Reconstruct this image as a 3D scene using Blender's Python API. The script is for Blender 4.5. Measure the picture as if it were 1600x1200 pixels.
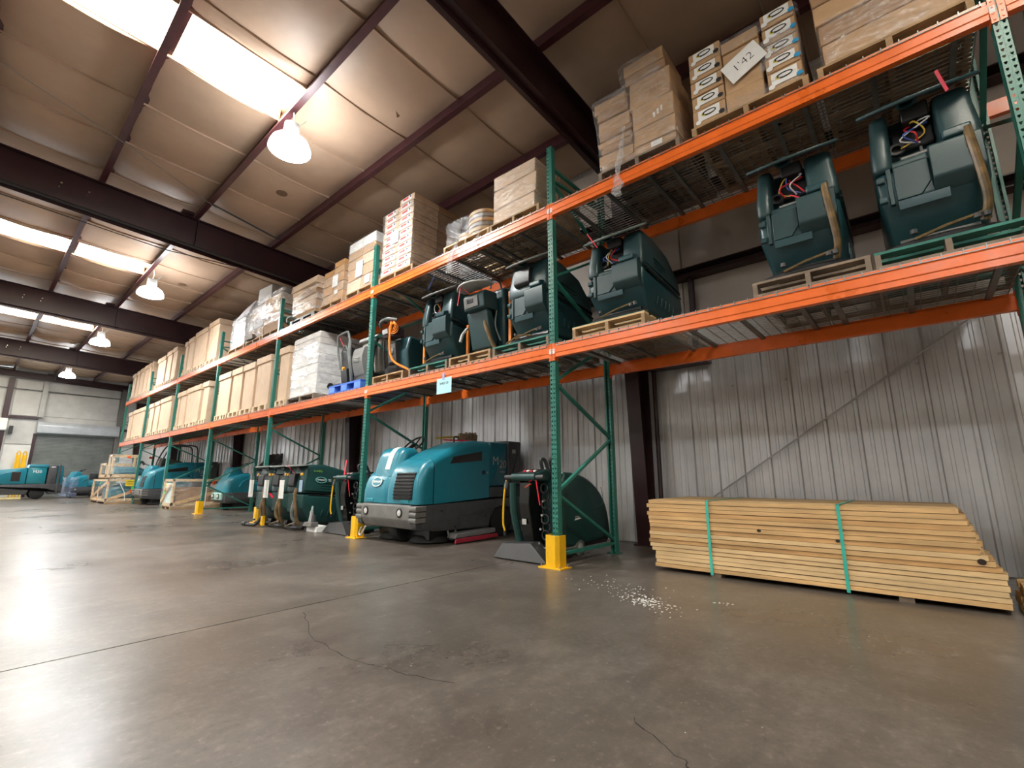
import bpy, bmesh, math, random
from mathutils import Vector, Matrix, Euler
random.seed(7)
for o in list(bpy.data.objects): bpy.data.objects.remove(o)
sc = bpy.context.scene
COL = sc.collection
PI = math.pi

# ---------------------------------------------------------------- camera, world, light, exposure
P = 3.74            # rack bay pitch
ZL, ZU, HB, DR, WX, ZT = 2.361, 4.091, 0.150, 1.266, 2.262, 4.92
cam = bpy.data.cameras.new('camera'); cam_o = bpy.data.objects.new('camera', cam); COL.objects.link(cam_o)
cam.sensor_width = 36; cam.lens = 36 * 728.43 / 1600; cam.clip_end = 200
cam_o.location = (-4.0997, -2.9549, 0.8892)
_y, _p = 0.8571, 0.2000
_f = Vector((math.sin(_y) * math.cos(_p), math.cos(_y) * math.cos(_p), math.sin(_p)))
cam_o.rotation_euler = _f.to_track_quat('-Z', 'Y').to_euler()
sc.camera = cam_o
sc.view_settings.view_transform = 'Standard'; sc.view_settings.look = 'None'
sc.view_settings.gamma = 1; sc.view_settings.use_curve_mapping = False
sc.view_settings.exposure = 0.55
w = bpy.data.worlds.new('world'); sc.world = w; w.use_nodes = True
w.node_tree.nodes['Background'].inputs[0].default_value = (0.78, 0.9, 1.0, 1)
w.node_tree.nodes['Background'].inputs[1].default_value = 6.0
SKY_E, LAMP_E, LAMP_W = 27.0, 120.0, 60.0

# ---------------------------------------------------------------- materials
MATS = {}
def pm(name, rgb, rough=0.6, metal=0.0, var=0.12, scale=6.0, bump=0.0, bscale=None, rvar=0.0, stretch=None, spec=0.5, rgb2=None, coat=0.0):
    if name in MATS: return MATS[name]
    m = bpy.data.materials.new(name); m.use_nodes = True; nt = m.node_tree; N = nt.nodes; L = nt.links
    b = N['Principled BSDF']; b.inputs['Roughness'].default_value = rough; b.inputs['Metallic'].default_value = metal
    b.inputs['Specular IOR Level'].default_value = spec
    b.inputs['Coat Weight'].default_value = coat
    tc = N.new('ShaderNodeTexCoord'); mp = N.new('ShaderNodeMapping'); L.new(tc.outputs['Object'], mp.inputs[0])
    if stretch: mp.inputs['Scale'].default_value = stretch
    nz = N.new('ShaderNodeTexNoise'); nz.inputs['Scale'].default_value = scale; nz.inputs['Detail'].default_value = 5; nz.inputs['Roughness'].default_value = 0.62
    L.new(mp.outputs[0], nz.inputs['Vector'])
    mx = N.new('ShaderNodeMix'); mx.data_type = 'RGBA'
    c2 = rgb2 if rgb2 else [max(0, c * (1 - 2 * var)) for c in rgb]
    c1 = rgb if rgb2 else [min(1, c * (1 + var)) for c in rgb]
    mx.inputs[6].default_value = (*c2, 1); mx.inputs[7].default_value = (*c1, 1)
    rp = N.new('ShaderNodeMapRange'); rp.inputs[1].default_value = 0.3; rp.inputs[2].default_value = 0.7
    L.new(nz.outputs['Fac'], rp.inputs[0]); L.new(rp.outputs[0], mx.inputs[0]); L.new(mx.outputs[2], b.inputs['Base Color'])
    if rvar:
        r2 = N.new('ShaderNodeMapRange'); r2.inputs[1].default_value = 0.3; r2.inputs[2].default_value = 0.7
        r2.inputs[3].default_value = max(0.03, rough - rvar); r2.inputs[4].default_value = min(1, rough + rvar)
        L.new(nz.outputs['Fac'], r2.inputs[0]); L.new(r2.outputs[0], b.inputs['Roughness'])
    if bump:
        n2 = N.new('ShaderNodeTexNoise'); n2.inputs['Scale'].default_value = bscale or scale * 6; n2.inputs['Detail'].default_value = 3
        L.new(mp.outputs[0], n2.inputs['Vector'])
        bp_ = N.new('ShaderNodeBump'); bp_.inputs['Strength'].default_value = bump; bp_.inputs['Distance'].default_value = 0.02
        L.new(n2.outputs['Fac'], bp_.inputs['Height']); L.new(bp_.outputs[0], b.inputs['Normal'])
    MATS[name] = m; return m
def em(name, rgb, s):
    if name in MATS: return MATS[name]
    m = bpy.data.materials.new(name); m.use_nodes = True; b = m.node_tree.nodes['Principled BSDF']
    b.inputs['Base Color'].default_value = (0.8, 0.8, 0.8, 1); b.inputs['Emission Color'].default_value = (*rgb, 1); b.inputs['Emission Strength'].default_value = s
    MATS[name] = m; return m
def film(name, tint=(1, 1, 1), alpha=0.25, scale=9.0, bump=0.9):
    if name in MATS: return MATS[name]
    m = bpy.data.materials.new(name); m.use_nodes = True; nt = m.node_tree; N = nt.nodes; L = nt.links
    N.remove(N['Principled BSDF']); out = N['Material Output']
    tr = N.new('ShaderNodeBsdfTransparent'); gl = N.new('ShaderNodeBsdfGlossy'); gl.inputs['Roughness'].default_value = 0.18
    df = N.new('ShaderNodeBsdfDiffuse'); df.inputs['Color'].default_value = (*tint, 1)
    mg = N.new('ShaderNodeMixShader'); mg.inputs[0].default_value = 0.5; L.new(gl.outputs[0], mg.inputs[1]); L.new(df.outputs[0], mg.inputs[2])
    mx = N.new('ShaderNodeMixShader'); L.new(tr.outputs[0], mx.inputs[1]); L.new(mg.outputs[0], mx.inputs[2]); L.new(mx.outputs[0], out.inputs[0])
    tc = N.new('ShaderNodeTexCoord'); mp = N.new('ShaderNodeMapping'); mp.inputs['Scale'].default_value = (1, 1, 2.6); mp.inputs['Rotation'].default_value = (0.5, 0.3, 0.2)
    L.new(tc.outputs['Object'], mp.inputs[0])
    nz = N.new('ShaderNodeTexNoise'); nz.inputs['Scale'].default_value = scale; nz.inputs['Detail'].default_value = 4; L.new(mp.outputs[0], nz.inputs['Vector'])
    bu = N.new('ShaderNodeBump'); bu.inputs['Strength'].default_value = bump; bu.inputs['Distance'].default_value = 0.05; L.new(nz.outputs['Fac'], bu.inputs['Height'])
    L.new(bu.outputs[0], gl.inputs['Normal'])
    r = N.new('ShaderNodeMapRange'); r.inputs[1].default_value = 0.42; r.inputs[2].default_value = 0.75; r.inputs[3].default_value = alpha * 0.45; r.inputs[4].default_value = min(1, alpha * 2.4)
    L.new(nz.outputs['Fac'], r.inputs[0]); L.new(r.outputs[0], mx.inputs[0])
    MATS[name] = m; return m

# ---------------------------------------------------------------- mesh helper
class MB:
    def __init__(s): s.v = []; s.f = []; s.mi = []
    def add(s, vs, fs, mi=0):
        n = len(s.v); s.v += [tuple(v) for v in vs]; s.f += [[i + n for i in f] for f in fs]; s.mi += [mi] * len(fs); return s
    def box(s, x0, x1, y0, y1, z0, z1, mi=0, M=None):
        vs = [Vector((x, y, z)) for x in (x0, x1) for y in (y0, y1) for z in (z0, z1)]
        if M: vs = [M @ v for v in vs]
        return s.add(vs, [[0, 1, 3, 2], [4, 6, 7, 5], [0, 4, 5, 1], [2, 3, 7, 6], [0, 2, 6, 4], [1, 5, 7, 3]], mi)
    def bar(s, a, b, wd, th, mi=0, up=(0, 0, 1)):
        a, b = Vector(a), Vector(b); d = (b - a).normalized(); u = Vector(up)
        if abs(d.dot(u)) > 0.98: u = Vector((1, 0, 0))
        sx = d.cross(u).normalized(); sz = sx.cross(d)
        vs = [p + sx * (i * wd / 2) + sz * (j * th / 2) for p in (a, b) for i, j in ((-1, -1), (1, -1), (1, 1), (-1, 1))]
        return s.add(vs, [[3, 2, 1, 0], [4, 5, 6, 7], [0, 1, 5, 4], [1, 2, 6, 5], [2, 3, 7, 6], [3, 0, 4, 7]], mi)
    def prism(s, poly, axis, a, b, mi=0, f=None):
        n = len(poly); vs = []
        for t in (a, b):
            for (p, q) in poly:
                v = {'x': (t, p, q), 'y': (p, t, q), 'z': (p, q, t)}[axis]; vs.append(v)
        if f: vs = [f(*v) for v in vs]
        fs = [[(i + 1) % n, i, i + n, (i + 1) % n + n] for i in range(n)] + [list(range(n)), list(range(2 * n - 1, n - 1, -1))]
        return s.add(vs, fs, mi)
    def loft(s, rings, mi=0, caps=True, closed=True):
        n = len(rings[0]); vs = [v for r in rings for v in r]; fs = []
        for k in range(len(rings) - 1):
            for i in range(n if closed else n - 1):
                j = (i + 1) % n; fs.append([k * n + i, k * n + j, (k + 1) * n + j, (k + 1) * n + i])
        if caps: fs += [list(range(n - 1, -1, -1)), list(range((len(rings) - 1) * n, len(rings) * n))]
        return s.add(vs, fs, mi)
    def tube(s, pts, r, n=8, mi=0, smooth_n=0, r1=None):
        pts = [Vector(p) for p in pts]
        if smooth_n: pts = spline(pts, smooth_n)
        rings = []; prev = None
        for i, p in enumerate(pts):
            d = (pts[min(i + 1, len(pts) - 1)] - pts[max(i - 1, 0)]).normalized()
            if prev is None:
                a = d.orthogonal().normalized()
            else:
                a = (prev - d * prev.dot(d)); a = a.normalized() if a.length > 1e-6 else d.orthogonal().normalized()
            prev = a; b = d.cross(a); rr = r if r1 is None else r + (r1 - r) * i / max(1, len(pts) - 1)
            rings.append([p + a * (rr * math.cos(2 * PI * k / n)) + b * (rr * math.sin(2 * PI * k / n)) for k in range(n)])
        return s.loft(rings, mi)
    def lathe(s, prof, c=(0, 0, 0), axis=(0, 0, 1), n=20, mi=0, caps=True):
        q = Vector((0, 0, 1)).rotation_difference(Vector(axis)); c = Vector(c)
        rings = [[c + q @ Vector((r * math.cos(2 * PI * k / n), r * math.sin(2 * PI * k / n), z)) for k in range(n)] for r, z in prof]
        return s.loft(rings, mi, caps)
    def xf(s, M):
        s.v = [tuple(M @ Vector(v)) for v in s.v]; return s
    def warp(s, f):
        s.v = [tuple(f(*v)) for v in s.v]; return s
    def mesh(s, name, mats, angle=35):
        me = bpy.data.meshes.new(name); me.from_pydata(s.v, [], s.f)
        for m in (mats if isinstance(mats, (list, tuple)) else [mats]): me.materials.append(m)
        me.polygons.foreach_set('material_index', s.mi); me.polygons.foreach_set('use_smooth', [True] * len(s.f))
        bm = bmesh.new(); bm.from_mesh(me); bmesh.ops.recalc_face_normals(bm, faces=bm.faces); bm.to_mesh(me); bm.free()
        me.set_sharp_from_angle(angle=math.radians(angle)); me.update(); return me
    def build(s, name, mats, parent=None, bevel=0, seg=2, angle=35):
        o = link(name, s.mesh(name, mats, angle), parent)
        if bevel:
            md = o.modifiers.new('bevel', 'BEVEL'); md.width = bevel; md.segments = seg; md.limit_method = 'ANGLE'; md.angle_limit = math.radians(38); md.harden_normals = False
        return o
def spline(p, n):
    out = []; q = [p[0] * 2 - p[1]] + p + [p[-1] * 2 - p[-2]]
    for i in range(1, len(q) - 2):
        for k in range(n):
            t = k / n; a, b, c, d = q[i - 1], q[i], q[i + 1], q[i + 2]
            out.append(0.5 * ((2 * b) + (c - a) * t + (2 * a - 5 * b + 4 * c - d) * t * t + (3 * b - a - 3 * c + d) * t ** 3))
    return out + [p[-1]]
def link(name, me, parent=None, loc=None, rot=None):
    o = bpy.data.objects.new(name, me); COL.objects.link(o)
    if parent: o.parent = parent
    if loc: o.location = loc
    if rot: o.rotation_euler = rot
    return o
def tag(o, label=None, cat=None, group=None, kind=None):
    if label: o['label'] = label
    if cat: o['category'] = cat
    if group: o['group'] = group
    if kind: o['kind'] = kind
    return o
def thing(name, label, cat, loc=(0, 0, 0), rz=0, group=None, rot=None):
    o = bpy.data.objects.new(name, None); o.empty_display_size = 0.1; COL.objects.link(o)
    o.location = loc; o.rotation_euler = rot or (0, 0, rz); return tag(o, label, cat, group)
def struct(name, me, parent=None):
    o = link(name, me, parent)
    if not parent: o['kind'] = 'structure'
    return o
def sempty(name):
    o = bpy.data.objects.new(name, None); COL.objects.link(o); o['kind'] = 'structure'; return o
def kids(o): return [c for c in bpy.data.objects if c.parent == o]
def dup(root, loc=None, rz=None, label=None, group=None, skip=()):
    r = root.copy(); COL.objects.link(r)
    if loc is not None: r.location = loc
    if rz is not None: r.rotation_euler = (0, 0, rz)
    if label: r['label'] = label
    if group: r['group'] = group
    for ch in root.children:
        if ch.name.split('.')[0] in skip: continue
        c = ch.copy(); COL.objects.link(c); c.parent = r
        for g in ch.children:
            d = g.copy(); COL.objects.link(d); d.parent = c
    return r
def text_mb(body, size, depth=0.002, M=None, align='CENTER', bold=0.0):
    cu = bpy.data.curves.new('t', 'FONT'); cu.body = body; cu.size = size; cu.extrude = depth; cu.align_x = align; cu.align_y = 'CENTER'; cu.offset = bold; cu.resolution_u = 3
    o = bpy.data.objects.new('t', cu); COL.objects.link(o)
    dg = bpy.context.evaluated_depsgraph_get(); me = bpy.data.meshes.new_from_object(o.evaluated_get(dg))
    mb = MB(); mb.add([(M @ v.co) if M else v.co for v in me.vertices], [list(p.vertices) for p in me.polygons])
    bpy.data.objects.remove(o); bpy.data.curves.remove(cu); bpy.data.meshes.remove(me); return mb
def faceM(origin, right, up):
    r = Vector(right).normalized(); u = Vector(up).normalized(); n = r.cross(u)
    M = Matrix((r, u, n)).transposed().to_4x4(); M.translation = Vector(origin); return M
def ell(cx, cy, rx, ry, n=28, a0=0):
    return [(cx + rx * math.cos(2 * PI * k / n + a0), cy + ry * math.sin(2 * PI * k / n + a0)) for k in range(n)]
def rrect(x0, x1, y0, y1, r, n=4):
    pts = []
    for cx, cy, a in ((x1 - r, y1 - r, 0), (x0 + r, y1 - r, PI / 2), (x0 + r, y0 + r, PI), (x1 - r, y0 + r, 1.5 * PI)):
        for k in range(n + 1): pts.append((cx + r * math.cos(a + PI / 2 * k / n), cy + r * math.sin(a + PI / 2 * k / n)))
    return pts

# common materials
STEEL = pm('maroon_steel', (0.034, 0.0095, 0.012), 0.42, 0, 0.18, 3, 0.05, 30)
PURL = pm('purlin_paint', (0.075, 0.022, 0.026), 0.38, 0, 0.2, 4)
ORANGE = pm('orange_beam_paint', (0.88, 0.165, 0.022), 0.33, 0, 0.08, 5, 0.05, 40, rvar=0.08)
GREEN = pm('green_post_paint', (0.03, 0.2, 0.155), 0.36, 0, 0.12, 7)
GALV = pm('galvanised_wire', (0.3, 0.3, 0.29), 0.42, 0.8, 0.1, 9)
YELL = pm('yellow_paint', (0.9, 0.5, 0.006), 0.4, 0, 0.05, 8)
BLACK = pm('black_plastic', (0.012, 0.012, 0.013), 0.42, 0, 0.2, 9)
RUBBER = pm('black_rubber', (0.009, 0.009, 0.009), 0.75, 0, 0.2, 9)
DGREY = pm('dark_grey_plastic', (0.06, 0.062, 0.066), 0.5, 0, 0.15, 7)
MGREY = pm('mid_grey_plastic', (0.17, 0.165, 0.155), 0.5, 0, 0.12, 7)
LGREY = pm('light_grey_plastic', (0.42, 0.42, 0.4), 0.5, 0, 0.1, 7)
WHITE = pm('white_paper', (0.82, 0.82, 0.8), 0.7, 0, 0.03, 7)
TEAL = pm('teal_bodywork', (0.011, 0.2, 0.275), 0.36, 0, 0.06, 2, rvar=0.05, coat=0.12)
DTEAL = pm('dark_teal_bodywork', (0.024, 0.06, 0.066), 0.4, 0, 0.12, 3, 0.04, 60, rvar=0.06)
DTEAL2 = pm('dark_teal_bodywork_side', (0.015, 0.058, 0.068), 0.36, 0, 0.12, 3, 0.04, 60, rvar=0.06)
BDARK = pm('bottle_green_bodywork', (0.012, 0.055, 0.052), 0.38, 0, 0.1, 4)
CHROME = pm('bright_metal', (0.7, 0.7, 0.7), 0.22, 1.0, 0.05, 8)
CARD = pm('cardboard', (0.52, 0.33, 0.18), 0.78, 0, 0.08, 5, 0.05, 40)
CARD2 = pm('pale_cardboard', (0.68, 0.5, 0.345), 0.78, 0, 0.07, 4, 0.05, 40)
CARD3 = pm('brown_cardboard', (0.4, 0.24, 0.13), 0.78, 0, 0.1, 5, 0.05, 40)
CARDIN = pm('cardboard_shadow_gap', (0.12, 0.07, 0.035), 0.9, 0, 0.1, 5)
PINE = pm('pine_wood', (0.66, 0.42, 0.19), 0.62, 0, 0.16, 3, 0.12, 25, stretch=(4, 0.5, 4))
PINE2 = pm('pine_wood_pale', (0.74, 0.52, 0.27), 0.62, 0, 0.14, 3, 0.12, 25, stretch=(4, 0.4, 4))
PINE3 = pm('pine_wood_warm', (0.58, 0.34, 0.14), 0.62, 0, 0.18, 3, 0.12, 25, stretch=(4, 0.5, 4))
PALW = pm('pallet_wood', (0.42, 0.27, 0.14), 0.75, 0, 0.2, 5, 0.15, 30)
PALG = pm('grey_pallet_wood', (0.25, 0.19, 0.14), 0.8, 0, 0.2, 5, 0.15, 30)
PALT = pm('green_painted_wood', (0.04, 0.2, 0.16), 0.7, 0, 0.2, 6, 0.1, 30)
REDP = pm('red_plastic', (0.75, 0.02, 0.05), 0.4, 0, 0.08, 9)
HOSE = pm('brown_hose', (0.2, 0.125, 0.05), 0.35, 0, 0.35, 9)
HOSEG = pm('grey_hose', (0.16, 0.17, 0.16), 0.4, 0, 0.2, 9)
FILM = film('stretch_film', (0.9, 0.9, 0.92), 0.16)
FILMW = film('white_stretch_film', (0.95, 0.95, 0.97), 0.36, 3.5, 0.6)
FILMC = film('crumpled_film', (0.9, 0.9, 0.92), 0.3, 26, 1.4)
# ================================================================ SETTING
# ---- floor slabs
def floor_mat():
    m = bpy.data.materials.new('polished_concrete'); m.use_nodes = True; nt = m.node_tree; N = nt.nodes; L = nt.links; b = N['Principled BSDF']
    tc = N.new('ShaderNodeTexCoord'); out = []
    def noise(s, d, mapping=None, rough=0.6):
        n = N.new('ShaderNodeTexNoise'); n.inputs['Scale'].default_value = s; n.inputs['Detail'].default_value = d; n.inputs['Roughness'].default_value = rough
        if mapping:
            mp = N.new('ShaderNodeMapping'); mp.inputs['Scale'].default_value = mapping; L.new(tc.outputs['Object'], mp.inputs[0]); L.new(mp.outputs[0], n.inputs['Vector'])
        else: L.new(tc.outputs['Object'], n.inputs['Vector'])
        return n.outputs['Fac']
    def rng(f, a, b_, c, d):
        r = N.new('ShaderNodeMapRange'); L.new(f, r.inputs[0])
        for i, v in enumerate((a, b_, c, d)): r.inputs[i + 1].default_value = v
        return r.outputs[0]
    def mix(f, a, b_):
        x = N.new('ShaderNodeMix'); x.data_type = 'RGBA'
        if isinstance(f, float): x.inputs[0].default_value = f
        else: L.new(f, x.inputs[0])
        for i, v in ((6, a), (7, b_)):
            if isinstance(v, tuple): x.inputs[i].default_value = (*v, 1)
            else: L.new(v, x.inputs[i])
        return x.outputs[2]
    big = noise(0.55, 5); med = noise(2.2, 6, (1.0, 0.6, 1)); fine = noise(34, 4); streak = noise(1.3, 5, (0.7, 3.2, 1))
    c = mix(rng(big, 0.35, 0.66, 0, 1), (0.088, 0.074, 0.064), (0.185, 0.16, 0.137))
    c = mix(rng(med, 0.38, 0.66, 0, 0.62), c, (0.075, 0.063, 0.054))
    c = mix(rng(streak, 0.5, 0.78, 0, 0.35), c, (0.26, 0.23, 0.2))
    c = mix(rng(fine, 0.56, 0.72, 0, 0.5), c, (0.27, 0.235, 0.2))
    c = mix(rng(fine, 0.28, 0.44, 0.6, 0), c, (0.05, 0.043, 0.038))
    st = noise(.9, 7, (1, .8, 1), .7); c = mix(rng(st, .5, .68, 0, .45), c, (.085, .062, .044)); lt = noise(1.7, 7, (.8, 1.1, 1), .72); c = mix(rng(lt, .52, .72, 0, .5), c, (.24, .215, .19))
    grain = noise(11, 6, None, .75); c = mix(rng(grain, .4, .62, .38, 0), c, (0.06, 0.05, 0.043)); c = mix(rng(grain, .58, .74, 0, .3), c, (0.25, .22, .19))
    L.new(c, b.inputs['Base Color'])
    rr = rng(big, 0.3, 0.7, 0.24, 0.4); L.new(rr, b.inputs['Roughness']); b.inputs['Specular IOR Level'].default_value = 0.55
    bu = N.new('ShaderNodeBump'); bu.inputs['Strength'].default_value = 0.06; bu.inputs['Distance'].default_value = 0.01
    L.new(noise(9, 5), bu.inputs['Height']); L.new(bu.outputs[0], b.inputs['Normal'])
    return m
FLOOR = floor_mat(); JOINT = pm('joint_dust', (0.03, 0.026, 0.022), 0.9)
XL, YB, YE = -14.0, -12.0, 30.42
fl = struct('floor', MB().box(XL, WX + 0.1, YB, YE + 0.3, -0.3, -0.02).mesh('floor', JOINT))
ys_ = [YB, -7.1, 0.52, 8.14, 15.76, 23.38, YE + 0.3]; xs_ = [XL, -6.6, WX + 0.1]
for j in range(len(ys_) - 1):
    for i in range(2):
        g = 0.006; k = 0.012
        mb = MB()
        def sy(x, y): return y + (0.045 * (x + 2) if abs(y - 0.52) < 0.01 else 0)
        x0, x1 = xs_[i] + (g if i else 0), xs_[i + 1] - (g if i == 0 else 0)
        q = [(x0, sy(x0, ys_[j]) + g), (x1, sy(x1, ys_[j]) + g), (x1, sy(x1, ys_[j + 1]) - g), (x0, sy(x0, ys_[j + 1]) - g)]
        mb.prism(q, 'z', -0.15, 0); mb.build('slab', FLOOR, fl)
# paint flakes and grit on the slab
mb = MB()
def flake(cx, cy, r, h=0.0015):
    n = random.randint(4, 6); a = random.random() * 6
    mb.prism([(cx + r * random.uniform(.5, 1) * math.cos(a + 2 * PI * k / n), cy + r * random.uniform(.5, 1) * math.sin(a + 2 * PI * k / n)) for k in range(n)], 'z', 0, h)
for k in range(170):
    t = random.gauss(0, 1); flake(-0.66 + random.gauss(0, .07) + .05 * t, -1.28 + .13 * t, random.uniform(.003, .013))
for k in range(60): flake(-0.35 + random.gauss(0, .12), -0.85 + random.gauss(0, .22), random.uniform(.002, .009))
for k in range(12): flake(-0.35 + random.gauss(0, .02), -1.75 + random.gauss(0, .03), random.uniform(.004, .009))
fk = mb.build('paint_flakes', WHITE); tag(fk, 'white paint flakes scattered on the concrete in front of the lumber', 'debris', kind='stuff')
mb = MB()
for k in range(260): flake(random.uniform(-4.2, 0.2), random.uniform(-2.6, 3.5), random.uniform(.0015, .005))
tag(mb.build('floor_grit', pm('grit', (0.45, 0.42, 0.38), .8)), 'fine pale grit strewn over the open concrete floor', 'debris', kind='stuff')
# hairline cracks filled with dust
def crack(pts, wd):
    mb = MB(); L_ = []
    for (a, b) in zip(pts, pts[1:]):
        for k in range(7): 
            t = k / 7; L_.append((a[0] + (b[0] - a[0]) * t + random.uniform(-.012, .012), a[1] + (b[1] - a[1]) * t + random.uniform(-.012, .012)))
    for a, b in zip(L_, L_[1:]): 
        mb.bar((a[0], a[1], 0.0004), (b[0], b[1], 0.0004), wd * random.uniform(.4, 1.2), 0.0008)
    mb.build('crack', JOINT, fl)
crack([(-2.45, .35), (-2.66, -0.2), (-2.69, -.65), (-2.63, -.97), (-2.53, -1.3)], .005)
crack([(-2.3, -2.0), (-2.45, -2.25), (-2.5, -2.3)], .004)

# ---- right wall
WALLM = pm('painted_metal_wall', (0.6, 0.595, 0.6), 0.32, 0.2, 0.13, 1.1, 0.04, 6, rvar=0.06, stretch=(1, 1, 0.7))
INSUL = pm('faced_insulation', (0.5, 0.44, 0.38), 0.55, 0, 0.07, 1.3, 0.12, 4)
wr = struct('wall_right', MB().box(WX + 0.06, WX + 0.2, YB, YE + 0.3, 0, 6.3).mesh('wall_right', WALLM))
def rib_panel(w, h):
    pts = []
    for k in range(2):
        b = k * w / 2
        for (dy, dx) in ((0.0, 0), (0.012, -0.03), (0.04, -0.03), (0.052, 0), (0.12, 0), (0.127, -0.006), (0.15, -0.006), (0.157, 0), (0.21, 0), (0.217, -0.006), (0.24, -0.006), (0.247, 0)):
            pts.append((b + dy * w / 0.61, dx))
    pts.append((w, 0)); front = [(WX + dx + 0.03, y) for y, dx in pts]
    poly = front + [(WX + 0.058, w), (WX + 0.058, 0)]
    return MB().prism(poly, 'z', 0, h)
ME_RIB = rib_panel(0.61, 2.46).mesh('wall_panel', WALLM, 20)
y = -8.0
while y < YE - 0.3:
    link('wall_panel', ME_RIB, wr, (0, y, 0.01)); y += 0.61
# upper insulated wall: broad smooth faced panels held by girts
ME_INS = MB().prism(rrect(0, 1.21, -0.02, 0.02, 0.018, 3), 'z', 0, 1.2).mesh('insulation_panel', INSUL)
y = -8.0
while y < YE - 0.9:
    for z0, hh in ((2.5, 1.2), (3.82, 1.1), (4.95, 1.15)):
        o = link('insulation_panel', ME_INS, wr, (WX + 0.035, y, z0), (0, 0, PI / 2)); o.scale = (1, 1, hh / 1.2)
    y += 1.22
for z, a, b, lab in ((3.72, YB, YE, 'dark maroon wall girt running the wall behind the upper scrubbers'), (4.93, YB, YE, 'dark maroon wall girt high up near the eave')):
    tag(MB().prism([(WX - .17, z - .07), (WX + .0, z - .07), (WX, z + .07), (WX - .17, z + .07), (WX - .17, z + .055), (WX - .015, z + .055), (WX - .015, z - .055), (WX - .17, z - .055)], 'y', a, b).build('wall_girt', STEEL), lab, 'girt')
tag(MB().box(WX - .2, WX, -1.0, -0.15, 2.4, 2.46).build('wall_bracket', STEEL), 'short maroon steel bracket sticking out beside the nearest column', 'bracket')
tag(MB().tube([(WX - .06, -0.9, 0.66), (WX - .06, -3.9, 2.72)], 0.009).build('brace_rod', LGREY), 'thin diagonal steel brace rod across the wall above the lumber', 'rod')
tag(MB().box(WX - .1, WX - .02, -0.86, -0.8, 2.5, 3.65).build('wall_stud', STEEL), 'thin dark vertical stud on the wall between two upper scrubbers', 'stud')
# slim downpipe beside column
tag(MB().tube([(WX - .1, -.22, 0.1), (WX - .1, -.22, 2.4)], .03).build('downpipe', STEEL), 'dark pipe running down beside the nearest maroon column', 'pipe')

# ---- end wall
ENDW = pm('end_wall_liner', (0.56, 0.56, 0.54), 0.5, 0, 0.1, 1.2, 0.06, 5)
ENDL = pm('white_wainscot', (0.72, 0.73, 0.72), 0.5, 0, 0.05, 2)
DOORC = pm('grey_roller_curtain', (0.24, 0.255, 0.25), 0.45, 0.3, 0.1, 2)
HOUS = pm('roller_housing', (0.5, 0.54, 0.58), 0.4, 0.2, 0.1, 2)
we = struct('wall_end', MB().box(XL, -6.6, YE + .06, YE + .3, 0, 6.3).box(-3.35, -2.0, YE + .06, YE + .3, 0, 6.3).box(-6.6, -3.35, YE + .06, YE + .3, 3.2, 6.3).box(-2.0, WX + .1, YE + .06, YE + .3, 0, 6.3).mesh('wall_end', ENDW))
for x0, x1, z0, z1, m in ((-3.05, -2.1, 3.95, 5.2, ENDW), (-3.05, -2.1, 2.55, 3.8, ENDW), (-1.95, 1.0, 3.98, 5.2, ENDW), (-1.95, 1.0, 5.22, 5.75, ENDW), (-3.05, -2.1, 5.22, 5.75, ENDW), (1.15, 2.2, 2.6, 5.7, ENDW), (-3.05, -2.1, 0, 2.5, ENDL), (1.15, 2.2, 0, 2.55, ENDL), (-3.9, -3.32, 3.95, 5.7, ENDW), (-5.2, -3.95, 3.95, 5.7, ENDW)):
    MB().box(x0, x1, YE + .02, YE + .06, z0, z1).build('wall_panel', m, we, 0.012)
d1 = struct('door_1', MB().box(-2.02, 1.1, YE - .02, YE + .03, 0, 0.08).mesh('door_1', DOORC))
mb = MB(); pr = [(YE + .02, 0.05)]
z = 0.05
while z < 3.15: pr += [(YE - .005, z + .008), (YE - .005, z + .05), (YE + .02, z + .062)]; z += 0.07
pr += [(YE + .05, z), (YE + .05, 0.05)]
mb.prism(pr, 'x', -1.98, 1.05); mb.build('curtain', DOORC, d1)
MB().prism([(YE - .42, 3.12), (YE + .02, 3.05), (YE + .02, 3.68), (YE - .3, 3.68), (YE - .44, 3.5)], 'x', -2.06, 1.16).build('door_housing', HOUS, d1, .03)
for xx in (-2.12, 1.02): MB().box(xx, xx + .12, YE - .1, YE + .03, 0, 3.1).build('door_guide', STEEL, d1)
d2 = struct('door_2', MB().prism([(YE - .4, 3.2), (YE + .02, 3.1), (YE + .02, 3.75), (YE - .3, 3.75)], 'x', -6.7, -3.1).mesh('door_2', pm('white_housing', (.75, .75, .72), .5)))
for xx in (-6.72, -3.36): MB().box(xx, xx + .1, YE - .1, YE + .03, 0, 3.2).build('door_guide', STEEL, d2)
tag(MB().box(-3.0, -2.86, YE - .25, YE, 3.05, 3.4).build('door_operator', BLACK), 'small dark door motor box mounted beside the left roller door', 'motor')
for i, xx in enumerate((-3.32, -2.1, 1.02)):
    t = MB(); t.box(xx, xx + .2 if i < 2 else xx + .14, YE - .02, YE - .005, 0 if i != 1 else 3.9, 5.75).box(xx + .08, xx + .1, YE - .2, YE - .02, 0 if i != 1 else 3.9, 5.75).box(xx, xx + .2, YE - .21, YE - .2, 0 if i != 1 else 3.9, 5.75)
    tag(t.build('end_wall_column', [STEEL, LGREY, MGREY][i]), ['maroon column left of the yellow guards on the far end wall', 'pale grey post above left corner of the roller door', 'grey column right of the roller door'][i], 'column')
for x0, x1, z, lab in ((-3.1, -2.05, 3.86, 'short maroon girt above the white panel beside yellow guards'), (1.1, 2.2, 3.5, 'short dark girt right of the roller door')):
    tag(MB().box(x0, x1, YE - .12, YE, z - .06, z + .06).build('end_wall_girt', STEEL), lab, 'girt')
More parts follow.
